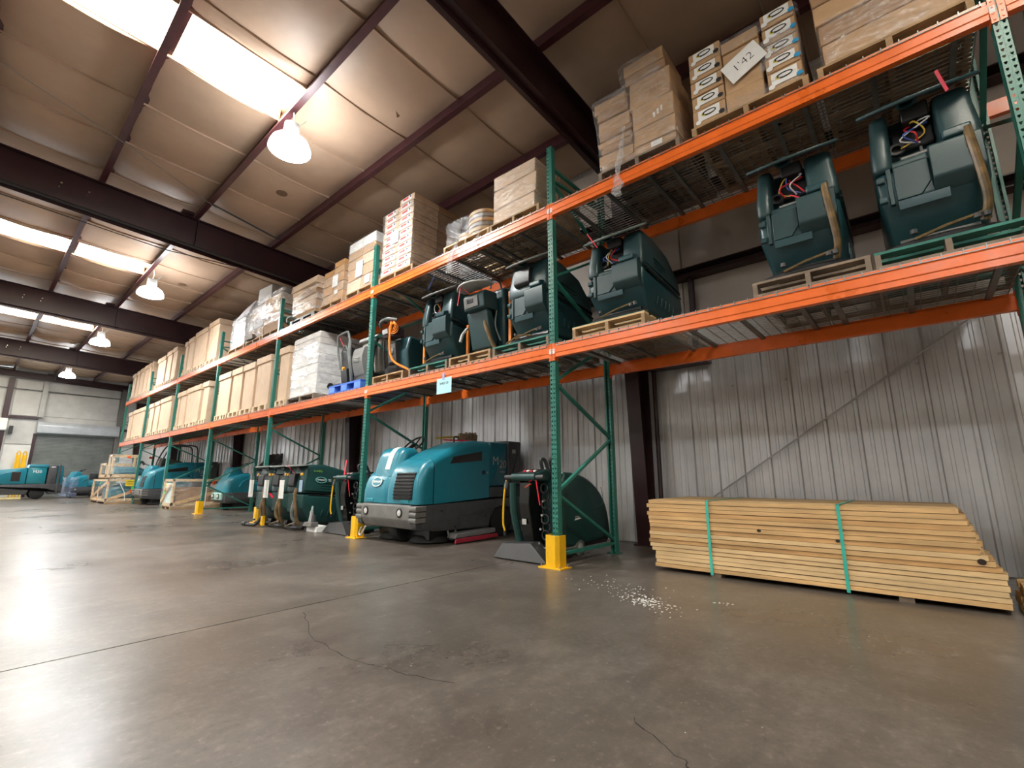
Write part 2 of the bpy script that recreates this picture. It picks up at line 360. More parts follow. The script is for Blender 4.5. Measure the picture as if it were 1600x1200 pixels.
tag(MB().tube([(-6, YE - .1, 5.28), (2.2, YE - .1, 5.2)], .02).build('conduit', DGREY), 'thin dark conduit running across the top of the far end wall', 'conduit')
for i, xx in enumerate((-2.56, -2.35)):
    b = thing('door_guard', ['left one of two yellow guards standing before the end wall', 'right one of two yellow guards standing before the end wall'][i], 'guard', (xx, YE - .45, 0), group=None)
    MB().tube([(0.0, 0, 0), (0, 0, 2.1), (0.06, 0, 2.2), (.12, 0, 2.1), (.12, 0, 0)], .03, 8).build('hoop', YELL, b)
    MB().box(0.0, .12, -.02, .02, 1.3, 2.0).build('plate', YELL, b)

# ---- left and back wall (outside the frame, close the hall)
struct('wall_left', MB().box(XL - .2, XL, YB, YE + .3, 0, 6.8).mesh('wall_left', ENDW))
struct('wall_back', MB().box(XL, WX + .2, YB - .2, YB, 0, 6.8).mesh('wall_back', ENDW))

# ---- roof: sagging faced insulation strips between purlins, skylights
RZ = lambda x: 6.20 - 0.035 * x
CEIL = pm('roof_insulation_facing', (0.5, 0.355, 0.25), 0.5, 0, 0.08, 0.9, 0.25, 3.2)
PX = [-10.62, -9.14, -7.66, -6.18, -4.7, -3.22, -1.74, -0.24, 1.24]   # purlin lines
SKY = em('skylight_panel', (1.0, 0.93, 0.78), SKY_E)
ce = struct('ceiling', MB().prism([(XL, RZ(XL) + .3), (WX + .2, RZ(WX) + .3), (WX + .2, RZ(WX) + .22), (XL, RZ(XL) + .22)], 'y', YB, YE + .3).mesh('ceiling', CEIL))
xb = [XL, -12.1] + PX + [WX]
SEAMS = [YB + 1.22 * k for k in range(36)]
sky_y = [-4.5, 3.36, 11.75, 19.3, 26.9]
random.seed(11)
def strip(x0, x1, y0, y1):
    nx, ny = 9, 6; vs = []; fs = []
    sg = 0.085 + random.uniform(-.02, .03)
    for i in range(nx):
        for j in range(ny):
            u, v = i / (nx - 1), j / (ny - 1); x = x0 + (x1 - x0) * u; yy = y0 + (y1 - y0) * v
            sag = sg * (4 * u * (1 - u)) ** .7 * (0.35 + 0.65 * (4 * v * (1 - v)) ** .5)
            vs.append((x, yy, RZ(x) + 0.0 - sag + .05))
    for i in range(nx - 1):
        for j in range(ny - 1): fs.append([i * ny + j, (i + 1) * ny + j, (i + 1) * ny + j + 1, i * ny + j + 1])
    mb = MB().add(vs, fs)
    for (xa, xb_) in ((x0 + .02, (x0 + x1) / 2), ((x0 + x1) / 2, x1 - .02)):
        za, zb_ = [RZ(q) + .05 - sg * (4 * u * (1 - u)) ** .7 * .35 for q, u in ((xa, .01), (xb_, .5))] if xa < (x0 + x1) / 2 - .1 else [RZ(q) + .05 - sg * (4 * u * (1 - u)) ** .7 * .35 for q, u in ((xa, .5), (xb_, .99))]
        mb.add([(xa, y1 - .02, za), (xb_, y1 - .02, zb_), (xb_, y1 - .012, zb_ - .035), (xa, y1 - .012, za - .035), (xa, y1 + .0, za), (xb_, y1 + .0, zb_)], [[0, 1, 2, 3], [3, 2, 5, 4]])
    mb.build('insulation_strip', CEIL, ce, angle=60)
ncol = 0
for a, b in zip(xb, xb[1:]):
    has = (-4.75 < a < -1.75) or (-12.2 < a < -9.1)
    prev = YB
    for s in SEAMS[1:] + [YE + .2]:
        segs = [(prev, s)]
        if has:
            for q in sky_y:
                ns = []
                for (p0, p1) in segs:
                    lo, hi = q - .46, q + .46
                    if hi <= p0 or lo >= p1: ns.append((p0, p1)); continue
                    if lo > p0 + .02: ns.append((p0, lo))
                    if hi < p1 - .02: ns.append((hi, p1))
                segs = ns
        for p0, p1 in segs:
            if p1 - p0 > .03 and p0 < YE: strip(a, b, p0, min(p1, YE + .2))
        prev = s
    if has:
        for q in sky_y:
            x0, x1 = a + .1, b - .1
            MB().prism([(x0, RZ(x0) + .06), (x1, RZ(x1) + .06), (x1, RZ(x1) + .07), (x0, RZ(x0) + .07)], 'y', q - .45, q + .45).build('skylight_panel', SKY, ce)
            fr = MB()
            for yy in (q - .47, q + .45): fr.prism([(a, RZ(a) - .0), (b, RZ(b) - .0), (b, RZ(b) + .2), (a, RZ(a) + .2)], 'y', yy, yy + .02)
            fr.build('skylight_curb', CEIL, ce)
# stain discs on the facing
for (x, yy) in ((-0.95, 5.55), (-.9, 12.0)):
    MB().lathe([(0.0, 0), (.1, 0), (.1, .004), (0, .004)], (x, yy, RZ(x) - .045), n=14).build('vent_patch', pm('stain', (.2, .12, .07), .8), ce)
# torn flaps of facing
for (x, yy, r) in ((-0.75, 2.2, 0), (0.9, -0.2, .4)):
    mb = MB(); mb.add([(0, 0, 0.0), (.09, .02, -.02), (.06, .05, -.05)], [[0, 1, 2]]); o = mb.build('torn_flap', CEIL, ce); o.location = (x, yy, RZ(x) - .05); o.rotation_euler = (0, 0, r)

# ---- purlins
for i, x in enumerate(PX):
    zb, zt = RZ(x) - .2, RZ(x) + .05
    po = [(x - .085, zb), (x + .005, zb), (x + .005, zt - .012), (x + .09, zt - .012), (x + .09, zt), (x - .007, zt), (x - .007, zb + .012), (x - .073, zb + .012), (x - .073, zb + .03), (x - .085, zb + .03)]
    nm = {3.0: ''}
    labs = ['roof purlin far out over the open hall, %s line' % t for t in ('outermost', 'next outermost', 'third outermost', 'fourth outermost')] + ['maroon roof purlin at the left edge of the view', 'maroon roof purlin crossing the skylights between their two panes', 'maroon roof purlin carrying the hanging lamps', 'maroon roof purlin over the aisle edge of the rack', 'maroon roof purlin hidden mostly above the racked goods']
    tag(MB().prism(po, 'y', YB, YE).build('roof_purlin', PURL), labs[i], 'purlin')
for k, (x0, y0, x1, y1, lab) in enumerate(((-1.74, 7.0, -.24, 7.15, 'thin dark bridging rod between two roof purlins near the second rafter'),)):
    tag(MB().tube([(x0, y0 - .2, RZ(x0) - .15), (x1, y1, RZ(x1) - .15)], .018).build('bridging_rod', DGREY), lab, 'rod')
tag(MB().tube([(-4.8, 5.1, 6.05), (-3.2, 5.75, 5.98), (-1.7, 6.6, 5.96)], .006, 5, smooth_n=6).build('roof_wire', MGREY), 'thin slack wire strung beneath the ceiling', 'wire')
tag(MB().tube([(1.25, -1.9, 5.96), (1.9, -.3, 4.4)], .014).build('cable', BLACK), 'black cable slanting down behind the cartons with handwritten sheet', 'cable')

# ---- rigid frames
fr_lab = ['dark maroon rafter and column nearest the camera', 'maroon rafter and column second from the camera', 'maroon rafter and column third from the camera', 'maroon rafter and column fourth from the camera', 'maroon frame against the far end wall', 'maroon frame behind the camera']
for i, yy in enumerate((0.0, 7.62, 15.24, 22.86, 30.22, -7.62)):
    t = thing('steel_frame', fr_lab[i], 'frame', (0, yy, 0))
    dp = 0.62 if i != 4 else 0.25
    top = lambda x: RZ(x) - .2; bot = lambda x: RZ(x) - .2 - dp - 0.05 * max(0, (x - 0.5)) 
    xe = WX - .02; hw = .1
    mb = MB()
    mb.prism([(XL, top(XL) - .012), (xe, top(xe) - .012), (xe, bot(xe)), (XL, bot(XL))], 'y', -.006, .006)
    mb.prism([(XL, top(XL)), (xe, top(xe)), (xe, top(xe) - .015), (XL, top(XL) - .015)], 'y', -hw, hw)
    mb.prism([(XL, bot(XL) + .015), (.4, bot(.4) + .015), (xe, bot(xe) + .015), (xe, bot(xe)), (.4, bot(.4)), (XL, bot(XL))], 'y', -hw, hw)
    for x in (-1.74, -6.18): mb.box(x - .006, x + .006, -hw, hw, bot(x), top(x))
    for x in (-1.95, ): mb.box(x - .1, x + .1, -.2, .1, top(x) - .0, top(x) + .05)
    mb.build('rafter', STEEL, t)
    # tapered column
    mb = MB(); zt = bot(xe) + dp
    mb.prism([(xe - .18, 0), (xe, 0), (xe, zt), (xe - .55, zt)], 'y', -.006, .006)
    mb.prism([(xe - .015, 0), (xe, 0), (xe, zt), (xe - .015, zt)], 'y', -hw, hw)
    mb.prism([(xe - .2, 0), (xe - .185, 0), (xe - .55, zt), (xe - .565, zt)], 'y', -hw, hw)
    mb.build('column', STEEL, t)
    MB().box(xe - .26, xe + .0, -.13, .13, 0, .02).build('base_plate', STEEL, t)
    if i in (1, 2, 3):
        xx = -3.75
        for dx in (0, .36):
            mb = MB(); mb.lathe([(0, 0), (.016, 0), (.016, .004), (0, .004)], (xx + dx, -.012, top(0) - .12), (0, -1, 0), 8); mb.build('bolt', CHROME, t); mb = MB()
            mb.lathe([(0, 0), (.012, 0), (.012, .004), (0, .004)], (xx + dx - .02, -.012, top(0) - .2), (0, -1, 0), 8); mb.build('bolt', CHROME, t)
    if i == 1:
        tag(MB().tube([(-6, yy - .16, bot(-6) - .03), (0.6, yy - .16, bot(.6) - .02)], .03, 8).build('rafter_conduit', BLACK), 'black pipe running under the second rafter', 'pipe')
        tag(MB().tube([(-6, yy - .0, bot(-6) - .16), (-2.2, yy, bot(-2) - .2), (-.9, yy - .0, bot(0) - .03)], .009, 6).build('rafter_cable', BLACK), 'thin black cable slung below the second rafter', 'cable')

# ---- high bay lamps
LENS = em('lamp_lens', (0.93, 0.97, 1.0), LAMP_E)
GLOW = em('lamp_refractor', (0.95, 0.97, 1.0), LAMP_E * .28)
lp = [(-1.78, 3.2, 5.53), (-1.74, 10.95, 5.45), (-1.74, 17.6, 5.47), (-1.74, 25.2, 5.42), (-9.14, 3.2, 5.6), (-9.14, 11.5, 5.6), (-9.14, 18.8, 5.6), (-9.14, -4.4, 5.6)]
ll = ['glowing high bay lamp nearest the camera below the skylight', 'glowing high bay lamp second from the camera', 'glowing high bay lamp third from the camera', 'small glowing high bay lamp near the far end wall'] + ['high bay lamp over the open hall, %s' % t for t in ('nearest', 'second', 'third', 'behind the camera')]
for i, (x, y, z) in enumerate(lp):
    t = thing('high_bay_lamp', ll[i], 'lamp', (x, y, z))
    MB().lathe([(0.0, .3), (.1, .3), (.11, .12), (.11, .1), (0, .1)], n=16).build('ballast_housing', LGREY, t)
    MB().lathe([(.1, .1), (.17, .075), (.235, .02), (.268, -.06), (.275, -.11), (.265, -.1), (.255, -.06), (.22, .015), (.16, .065), (.09, .09)], n=24, caps=False).build('reflector', GLOW, t)
    MB().lathe([(0, -.098), (.25, -.098), (.262, -.104), (.25, -.125), (.15, -.145), (0, -.15)], n=24).build('lens', LENS, t)
    MB().tube([(0, 0, .3), (0.02, 0, .42), (0, 0, .55)], .006, 6).tube([(0, 0, .55), (-.02, 0, RZ(x) - z - .19)], .004, 5).build('hanger', CHROME, t)
    MB().tube([(0, .02, .3), (.1, .04, .36), (.2, .02, .5)], .006, 6, smooth_n=4).build('power_cord', LGREY, t)
    ld = bpy.data.lights.new('lamp_light', 'AREA'); ld.shape = 'DISK'; ld.size = .4; ld.energy = LAMP_W; ld.color = (0.93, 0.97, 1.0)
    lo = bpy.data.objects.new('lamp_light', ld); COL.objects.link(lo); lo.parent = t; lo.location = (0, 0, -.17)

# ================================================================ PALLET RACK
rack = thing('pallet_rack', 'tall two-level steel pallet rack with green posts and orange beams along the wall', 'rack')
STK = pm('beam_label', (.8, .8, .8), .6)
def post_mesh(h):
    mb = MB(); hw = .038; pit = .0508
    n = int(h / pit)
    for k in range(n):
        z0 = k * pit; z1 = z0 + pit; zc = (z0 + z1) / 2
        for sgn in (-1, 1):
            ya, yb = (-hw, 0) if sgn < 0 else (0, hw)
            cy = sgn * .0185
            sq = [(yb, zc), (yb, z1), ((ya + yb) / 2, z1), (ya, z1), (ya, zc), (ya, z0), ((ya + yb) / 2, z0), (yb, z0)]
            ho = [(cy + .0075, zc), (cy + .0085, zc + .009), (cy, zc + .011), (cy - .0085, zc + .009), (cy - .0075, zc), (cy - .003, zc - .011), (cy, zc - .012), (cy + .003, zc - .011)]
            dx = -0.003 if False else 0
            mb.add([(0, a, b) for a, b in sq + ho], [[i, (i + 1) % 8, 8 + (i + 1) % 8, 8 + i] for i in range(8)])
    H = n * pit
    for sgn in (-1, 1):
        y = sgn * hw
        mb.box(0, .07, min(y, y - sgn * .003), max(y, y - sgn * .003), 0, H)
        mb.box(.067, .07, min(y, y - sgn * .02), max(y, y - sgn * .02), 0, H)
    mb.box(-.0015, .002, -.002, .002, 0, H)
    return mb.mesh('post', GREEN)
ME_POST = post_mesh(ZT); ME_POST_HI = post_mesh(5.3)
PLATE = pm('foot_plate', (.03, .15, .12), .5)
braces = [(0.10, 0.14, 0), (0.16, 1.0, 1), (1.0, 1.85, 0), (1.85, 2.7, 1), (2.7, 3.55, 0), (3.55, 4.4, 1)]
mb = MB()
x0, x1 = .06, DR - .06
zs = [(x0, .12, x1, .12), (x0, .72, x1, .16), (x0, .76, x1, 1.36), (x0, 1.92, x1, 1.40), (x0, 1.96, x1, 2.6), (x0, 3.16, x1, 2.66), (x0, 3.2, x1, 3.85), (x0, 4.42, x1, 3.9), (x0, 4.62, x1, 4.62), (x0, 4.45, x1, 4.58)]
ME_BR = {}
for i in range(-1, 7):
    f = thing('upright_frame', None, None); f.parent = rack; f.location = (0, i * P, 0)
    for rear in (0, 1):
        o = link('post', ME_POST, f, (DR if rear else 0, 0, 0), (0, 0, PI if rear else 0))
    for k, (a, za, b, zb) in enumerate(zs):
        if k not in ME_BR:
            ME_BR[k] = MB().bar((a, 0, za), (b, 0, zb), .03, .038, up=(0, 1, 0)).mesh('brace', GREEN)
        link('brace', ME_BR[k], f)
    if i == -1: ME_FT = MB().box(-.02, .12, -.07, .07, 0, .008).mesh('foot_plate', PLATE)
    link('foot_plate', ME_FT, f); link('foot_plate', ME_FT, f, (DR - .1, 0, 0))
# beams (stepped section, end connectors, labels)
def beam_mesh():
    h = HB; po = [(-.006, -h), (.05, -h), (.05, -.032), (.024, -.032), (.024, 0), (-.006, 0), (-.006, -.028), (-.012, -.036), (-.012, -.1), (-.006, -.108)]
    return MB().prism(po, 'y', .04, P - .04).mesh('beam', ORANGE)
def conn_mesh(sg):
    mb = MB(); y0, y1 = (.004, .042)
    mb.box(-.008, -.002, y0, y1, -.19, .01); mb.box(-.008, .06, y1 - .004, y1, -.19, .01)
    for z in (-.02, -.07, -.12, -.165): mb.lathe([(0, 0), (.007, 0), (.005, .004), (0, .004)], (-.008, .022, z), (-1, 0, 0), 8)
    if sg < 0: mb.warp(lambda x, y, z: (x, -y, z))
    return mb.mesh('connector', ORANGE)
ME_BEAM = beam_mesh(); ME_C1, ME_C2 = conn_mesh(1), conn_mesh(-1)
ME_STK = MB().box(-.0095, -.0075, .008, .038, -.11, -.055).mesh('location_label', STK)
ME_STK2 = MB().box(-.0095, -.0075, -.038, -.008, -.11, -.055).mesh('location_label', STK)
# wire deck
def deck_mesh(w):
    mb = MB(); r = .0035
    n = int(w / .102)
    for k in range(n + 1):
        y = k * w / n; mb.box(-.012, DR + .012, y - r, y + r, .0, .0 + 2 * r)
        mb.box(-.016, -.016 + 2 * r, y - r, y + r, -.03, .007); mb.box(DR + .01, DR + .01 + 2 * r, y - r, y + r, -.03, .007)
    m = 24
    for k in range(m + 1):
        x = DR * k / m; mb.box(x - r, x + r, 0, w, -2 * r, 0)
    mb.box(-.018, -.011, 0, w, -.031, -.025)
    return mb.mesh('wire_deck', GALV)
DW = (P - .12) / 3
ME_DECK = deck_mesh(DW - .02)
ME_CH = MB().box(.03, DR - .03, -.02, .02, -.032, -.008).mesh('support_channel', pm('deck_channel', (.2, .2, .19), .5, .6))
for i in range(-1, 6):
    for z in (ZL, ZU):
        for rear in (0, 1):
            b = link('beam', ME_BEAM, rack, (DR if rear else 0, (i + 1) * P if rear else i * P, z), (0, 0, PI if rear else 0))
            link('connector', ME_C1, b); link('connector', ME_C2, b, (0, P, 0))
            if not rear and i < 2:
                link('location_label', ME_STK, b); link('location_label', ME_STK2, b, (0, P, 0))
        for k in range(3):
            d = link('wire_deck', ME_DECK, rack, (0, i * P + .07 + k * DW, z + .006))
            for q in (.1, .5, .9): link('support_channel', ME_CH, d, (0, DW * q, 0))
# stub beams carrying on beyond the nearest upright, to the right
for z in (ZL, ZU):
    for rear in (0, 1):
        b = link('beam', ME_BEAM, rack, (DR if rear else 0, -P if rear else -2 * P, z), (0, 0, PI if rear else 0))
        link('connector', ME_C1, b); link('connector', ME_C2, b, (0, P, 0))
# yellow post guards
GL = {0: 'yellow post guard on the nearest green post', 1: 'yellow post guard left of the big teal sweeper', 2: 'yellow post guard mostly hidden behind the tagged scrubbers', 3: 'yellow post guard beside the long shrink-wrapped crate'}
for i in range(0, 4):
    t = thing('post_guard', GL[i], 'guard', (0, i * P, 0))
    po = [(-.085, -.085), (-.06, -.09), (.06, -.09), (.085, -.085), (.085, -.078), (.055, -.082), (-.055, -.082), (-.077, -.075)]
    po = [(.06, -.088), (-.055, -.088), (-.088, -.055), (-.088, .055), (-.055, .088), (.06, .088), (.06, .08), (-.05, .08), (-.08, .05), (-.08, -.05), (-.05, -.08), (.06, -.08)]
    MB().prism(po, 'z', .01, .32).build('shield', YELL, t, .004)
    MB().box(-.12, .08, -.14, .14, 0, .012).build('base_flange', YELL, t)
    for (bx, by) in ((-.1, -.115), (-.1, .115), (.04, -.118), (.04, .118)): MB().lathe([(0, .012), (.012, .012), (.012, .024), (.006, .024), (.006, .038), (0, .038)], (bx, by, 0), n=6).build('anchor_bolt', CHROME, t)
# pale blue notice
t = thing('notice_sheet', 'pale blue paper notice taped under the lower orange beam', 'sign', (-.016, 1.8, ZL - .13))
MB().box(-.002, 0, -.15, .15, -.215, 0).build('sheet', pm('pale_blue_paper', (.45, .78, .85), .7, 0, .03), t)
MB().box(-.004, -.002, -.005, .035, -.03, .07).build('tape', pm('blue_tape', (.3, .45, .75), .5), t)
text_mb('SHELF 20', .045, .0005, faceM((-.0035, .0, -.075), (0, -1, 0), (0, 0, 1))).build('lettering', BLACK, t)
# ================================================================ SHAPE HELPERS FOR GOODS
def offs(poly, d):
    n = len(poly); A = sum(poly[i][0] * poly[(i + 1) % n][1] - poly[(i + 1) % n][0] * poly[i][1] for i in range(n)); s = 1 if A > 0 else -1
    out = []
    for i in range(n):
        p0, p, p1 = Vector(poly[i - 1]), Vector(poly[i]), Vector(poly[(i + 1) % n])
        e0, e1 = (p - p0), (p1 - p)
        if e0.length < 1e-6 or e1.length < 1e-6: out.append(tuple(p)); continue
        e0.normalize(); e1.normalize()
        n0, n1 = Vector((-e0.y, e0.x)) * s, Vector((-e1.y, e1.x)) * s
        m = (n0 + n1); m = m.normalized() if m.length > 1e-4 else n0
        k = d / max(.45, m.dot(n0)); q = p + m * k; out.append((q.x, q.y))
    return out
def puff(mb, prof, y0, y1, r, n=3, mi=0, f=None):
    rings = []
    lv = [(y0 + r * (1 - math.cos(PI / 2 * k / n)), r * (1 - math.sin(PI / 2 * k / n))) for k in range(n + 1)]
    lv += [(y0 + y1 - a, b) for a, b in reversed(lv)]
    for y, d in lv:
        pf = offs(prof, d) if d > 1e-6 else prof
        ring = [Vector((x, y, z)) for x, z in pf]
        if f: ring = [Vector(f(*v)) for v in ring]
        rings.append(ring)
    return mb.loft(rings, mi)
def puffc(mb, prof, y0, y1, r, n=4, mi=0, clipx=(-1, 0), clipz=(0, 1)):
    XM = max(p[0] for p in prof); N = len(prof); nr = []; A = sum(prof[i][0] * prof[(i + 1) % N][1] - prof[(i + 1) % N][0] * prof[i][1] for i in range(N)); sg = 1 if A > 0 else -1
    for i in range(N):
        p = Vector(prof[i]); c = []
        for e in ((p - Vector(prof[i - 1])).normalized(), (Vector(prof[(i + 1) % N]) - p).normalized()):
            q = Vector((e.y, -e.x)) * sg; c.append((q, Vector((min(max(q.x, clipx[0]), clipx[1]), min(max(q.y, clipz[0]), clipz[1])))))
        if c[0][0].dot(c[1][0]) > .6: m = (c[0][1] + c[1][1]) / 2
        else: m = c[0][1] if c[0][1].length > c[1][1].length else c[1][1]
        nr.append((m.x, m.y))
    lv = [(y0 + r * (1 - math.cos(PI / 2 * k / n)), r * (1 - math.sin(PI / 2 * k / n))) for k in range(n + 1)]
    lv += [(y0 + y1 - a, b) for a, b in reversed(lv)]
    return mb.loft([[Vector((min(x - nx * d, XM), y, z - nz * d)) for (x, z), (nx, nz) in zip(prof, nr)] for y, d in lv], mi)
def roundp(poly, r, n=3):
    out = []; N = len(poly)
    for i in range(N):
        p0, p, p1 = Vector(poly[i - 1]), Vector(poly[i]), Vector(poly[(i + 1) % N])
        a, b = (p0 - p), (p1 - p); rr = min(r, a.length * .45, b.length * .45)
        A, B = p + a.normalized() * rr, p + b.normalized() * rr
        for k in range(n + 1):
            t = k / n; q = A * (1 - t) ** 2 + p * 2 * t * (1 - t) + B * t * t; out.append((q.x, q.y))
    return out
def oval_logo(parent, M, w, h, txt, ring_mat, txt_mat, size, depth=.002, fillm=None):
    a = ell(0, 0, w / 2, h / 2, 32); b = ell(0, 0, w / 2 * .86, h / 2 * .8, 32)
    mb = MB(); n = 32; vs = [(x, y, z) for z in (-.004, depth) for x, y in a + b]
    fs = []
    for i in range(n):
        j = (i + 1) % n; fs += [[2 * n + i, 2 * n + j, 3 * n + j, 3 * n + i], [i, j, 2 * n + j, 2 * n + i], [n + j, n + i, 3 * n + i, 3 * n + j]]
    mb.add(vs, fs).xf(M).build('logo_ring', ring_mat, parent)
    if fillm: MB().prism(b, 'z', -.004, depth * .5).xf(M).build('logo_field', fillm, parent)
    text_mb(txt, size, .0008, M @ Matrix.Translation((0, 0, depth)), bold=size * .03).build('logo_lettering', txt_mat, parent)
def torus_mb(R, r, M=None, n=28, m=8, a0=0, a1=2 * PI):
    pts = [(R * math.cos(a0 + (a1 - a0) * k / n), R * math.sin(a0 + (a1 - a0) * k / n), 0) for k in range(n + 1)]
    mb = MB(); mb.tube(pts, r, m)
    return mb.xf(M) if M else mb

# ================================================================ PALLETS
def pallet_proto(top, body, stuffed=0):
    t = thing('wooden_pallet', 'x', 'pallet')
    s = MB().box(0, 1.1, -.022, .022, .018, .105).mesh('stringer', body)
    for y in (.024, .5, .976): link('stringer', s, t, (0, y, 0))
    d = MB().box(0, .1, 0, 1, .105, .125).mesh('deck_board', top)
    for k in range(7): link('deck_board', d, t, (k * 1.0 / 6, 0, 0))
    b = MB().box(0, .1, 0, 1, .0, .018).mesh('bottom_board', body)
    for x in (0, .5, 1.0): link('bottom_board', b, t, (x, 0, 0))
    return t
PAL = {'w': pallet_proto(PALW, PALW), 'g': pallet_proto(PALG, PALG), 't': pallet_proto(PALT, PALG), 'p': pallet_proto(PINE2, PALW)}
_pu = set()
def pallet(kind, y0, y1, z, label, x0=.05, d=1.12):
    o = PAL[kind] if kind not in _pu else dup(PAL[kind]); _pu.add(kind)
    o.location = (x0, y0, z + .016); o.scale = (d / 1.1, y1 - y0, 1); o['label'] = label; o['group'] = 'wooden pallets on the rack shelves'
    return z + .016 + .125
ZS, ZUU = ZL, ZU
ORD = 'first second third fourth fifth sixth seventh eighth ninth tenth eleventh'.split()

# ================================================================ CARTONS
def carton(x0, x1, y0, y1, z0, z1, mat, label, group, name='carton', jit=.004, rz=0, parent=None, tape=None, lab=None, cat='box', tilt=0, bevel=0):
    cx, cy = (x0 + x1) / 2, (y0 + y1) / 2; hx, hy, h = (x1 - x0) / 2, (y1 - y0) / 2, z1 - z0 - .004
    mb = MB().box(-hx, hx, -hy, hy, 0, h)
    mb.v = [(a + random.uniform(-jit, jit), b + random.uniform(-jit, jit), c + (random.uniform(-jit, jit) if c > 0 else 0)) for a, b, c in mb.v]
    o = mb.build(name, mat, None, .007, 1); o.location = (cx, cy, z0); o.rotation_euler = (tilt, 0, rz)
    tag(o, label, cat, group)
    if tape:
        MB().box(-hx - .0055, -hx + .002, -.03, .03, h * .35, h + .001).build('tape', tape, o)
    return o, hx, hy, h
def decal(o, hx, cy, cz, w, h, mat, name='printed_label', d=.0065, rot=0):
    M = faceM((-hx - d, cy, cz), (0, -1, 0), (0, 0, 1)) @ Matrix.Rotation(rot, 4, 'Z')
    return MB().box(-w / 2, w / 2, -h / 2, h / 2, 0, .001).xf(M).build(name, mat, o), M
def wrap(x0, x1, y0, y1, z0, z1, label, mat=FILM, group=None, lean=None, wob=.02, n=7, seed=1, name='stretch_wrap'):
    rnd = random.Random(seed); cx, cy = (x0 + x1) / 2, (y0 + y1) / 2; rings = []
    base = rrect(x0 - cx - .015, x1 - cx + .015, y0 - cy - .015, y1 - cy + .015, .06, 3)
    ph = [rnd.uniform(-wob, wob * .6) for _ in base]
    for k in range(n):
        t = k / (n - 1); z = (z1 - z0) * t
        dx, dy = (lean(t) if lean else (0, 0))
        rings.append([Vector((px * (1 + ph[i] + rnd.uniform(-wob, wob) * .6) + dx, py * (1 + ph[i] + rnd.uniform(-wob, wob) * .6) + dy, z)) for i, (px, py) in enumerate(base)])
    o = MB().loft(rings, caps=False).build(name, mat, None, angle=25); o.location = (cx, cy, z0)
    tag(o, label, 'plastic film', group); return o
def film_tail(pts, r, label, seed=2):
    rnd = random.Random(seed); pts = spline([Vector(p) for p in pts], 5); rings = []
    for i, p in enumerate(pts):
        rr = r * (0.35 + .9 * (i / len(pts)) ** 1.3) * rnd.uniform(.6, 1.3)
        rings.append([p + Vector((.5 * rr * math.cos(2 * PI * k / 9), rr * math.sin(2 * PI * k / 9), 0)) * rnd.uniform(.35, 1.25) for k in range(9)])
    o = MB().loft(rings, caps=False).build('film_tail', FILMC, None, angle=10); return tag(o, label, 'plastic film')

# ---- tall lidded cartons with moulded pallet feet (far bays)
FEETM = pm('pressed_feet', (.7, .55, .38), .8, 0, .06, 8)
def tall_box(y0, y1, z, h, label, x0=.03, d=1.05, feet=1):
    t = thing('tall_carton', label, 'box', (x0, y0, z), group='tall lidded cartons'); w = y1 - y0 - .045
    fh = .135
    MB().box(.03, d - .03, .028, w - .028, fh, h - .14).build('body', CARD2, t, .012)
    MB().box(0, d, 0, w, h - .15, h).build('lid', CARD2, t, .008)
    nf = 2 * feet; mb_ = []
    for q in range(feet):
        a, b = w * q / feet + .006, w * (q + 1) / feet - .006
        mb = MB(); mb.box(.0, d, a, b, 0, .02).box(0, d, a, b, fh - .02, fh); u = (b - a)
        for c0, c1 in ((0, .14), (.43, .57), (.86, 1)): mb.box(0, d, a + u * c0, a + u * c1, .02, fh - .02)
        mb.build('feet', FEETM, t)
    return t
zb = ZS + .014
for (a, b, h, f, l) in ((8.63, 7.78, 1.27, 1, 'tall carton on the lower shelf, right end of its group of four'), (9.4, 8.66, 1.24, 1, 'tall carton on the lower shelf, second in its group of four'), (10.17, 9.44, 1.24, 1, 'tall carton on the lower shelf, third in its group of four'), (11.15, 10.22, 1.24, 2, 'widest tall carton on the lower shelf, left end of its group of four'),
                        (7.4, 6.88, 1.3, 1, 'lone tall carton on the lower shelf next to the white wrapped pallet load'),
                        (12.45, 11.9, 1.22, 1, 'tall carton on lower shelf, right end of the second group'), (13.9, 12.62, 1.22, 2, 'wide tall carton on lower shelf, second group, on doubled feet'), (14.6, 13.96, 1.2, 1, 'tall carton on lower shelf, third from right in the second group'), (14.9, 14.64, 1.2, 1, 'narrow tall carton on lower shelf, left end of the second group'),
                        (16.95, 15.55, 1.22, 2, 'wide tall carton on lower shelf, nearest of the third group'), (17.7, 17.0, 1.2, 1, 'tall carton on lower shelf, second of the third group'), (18.45, 17.8, 1.2, 1, 'tall carton on lower shelf, third of the third group'), (19.15, 18.85, 1.2, 1, 'narrow tall carton on lower shelf just beyond a far green post'), (21.0, 19.2, 1.2, 2, 'wide tall carton on lower shelf near the far rack end'), (21.8, 21.1, 1.18, 1, 'last tall carton on lower shelf at the far rack end')):
    tall_box(b, a, zb, h, l, feet=f)
zb = ZU + .014
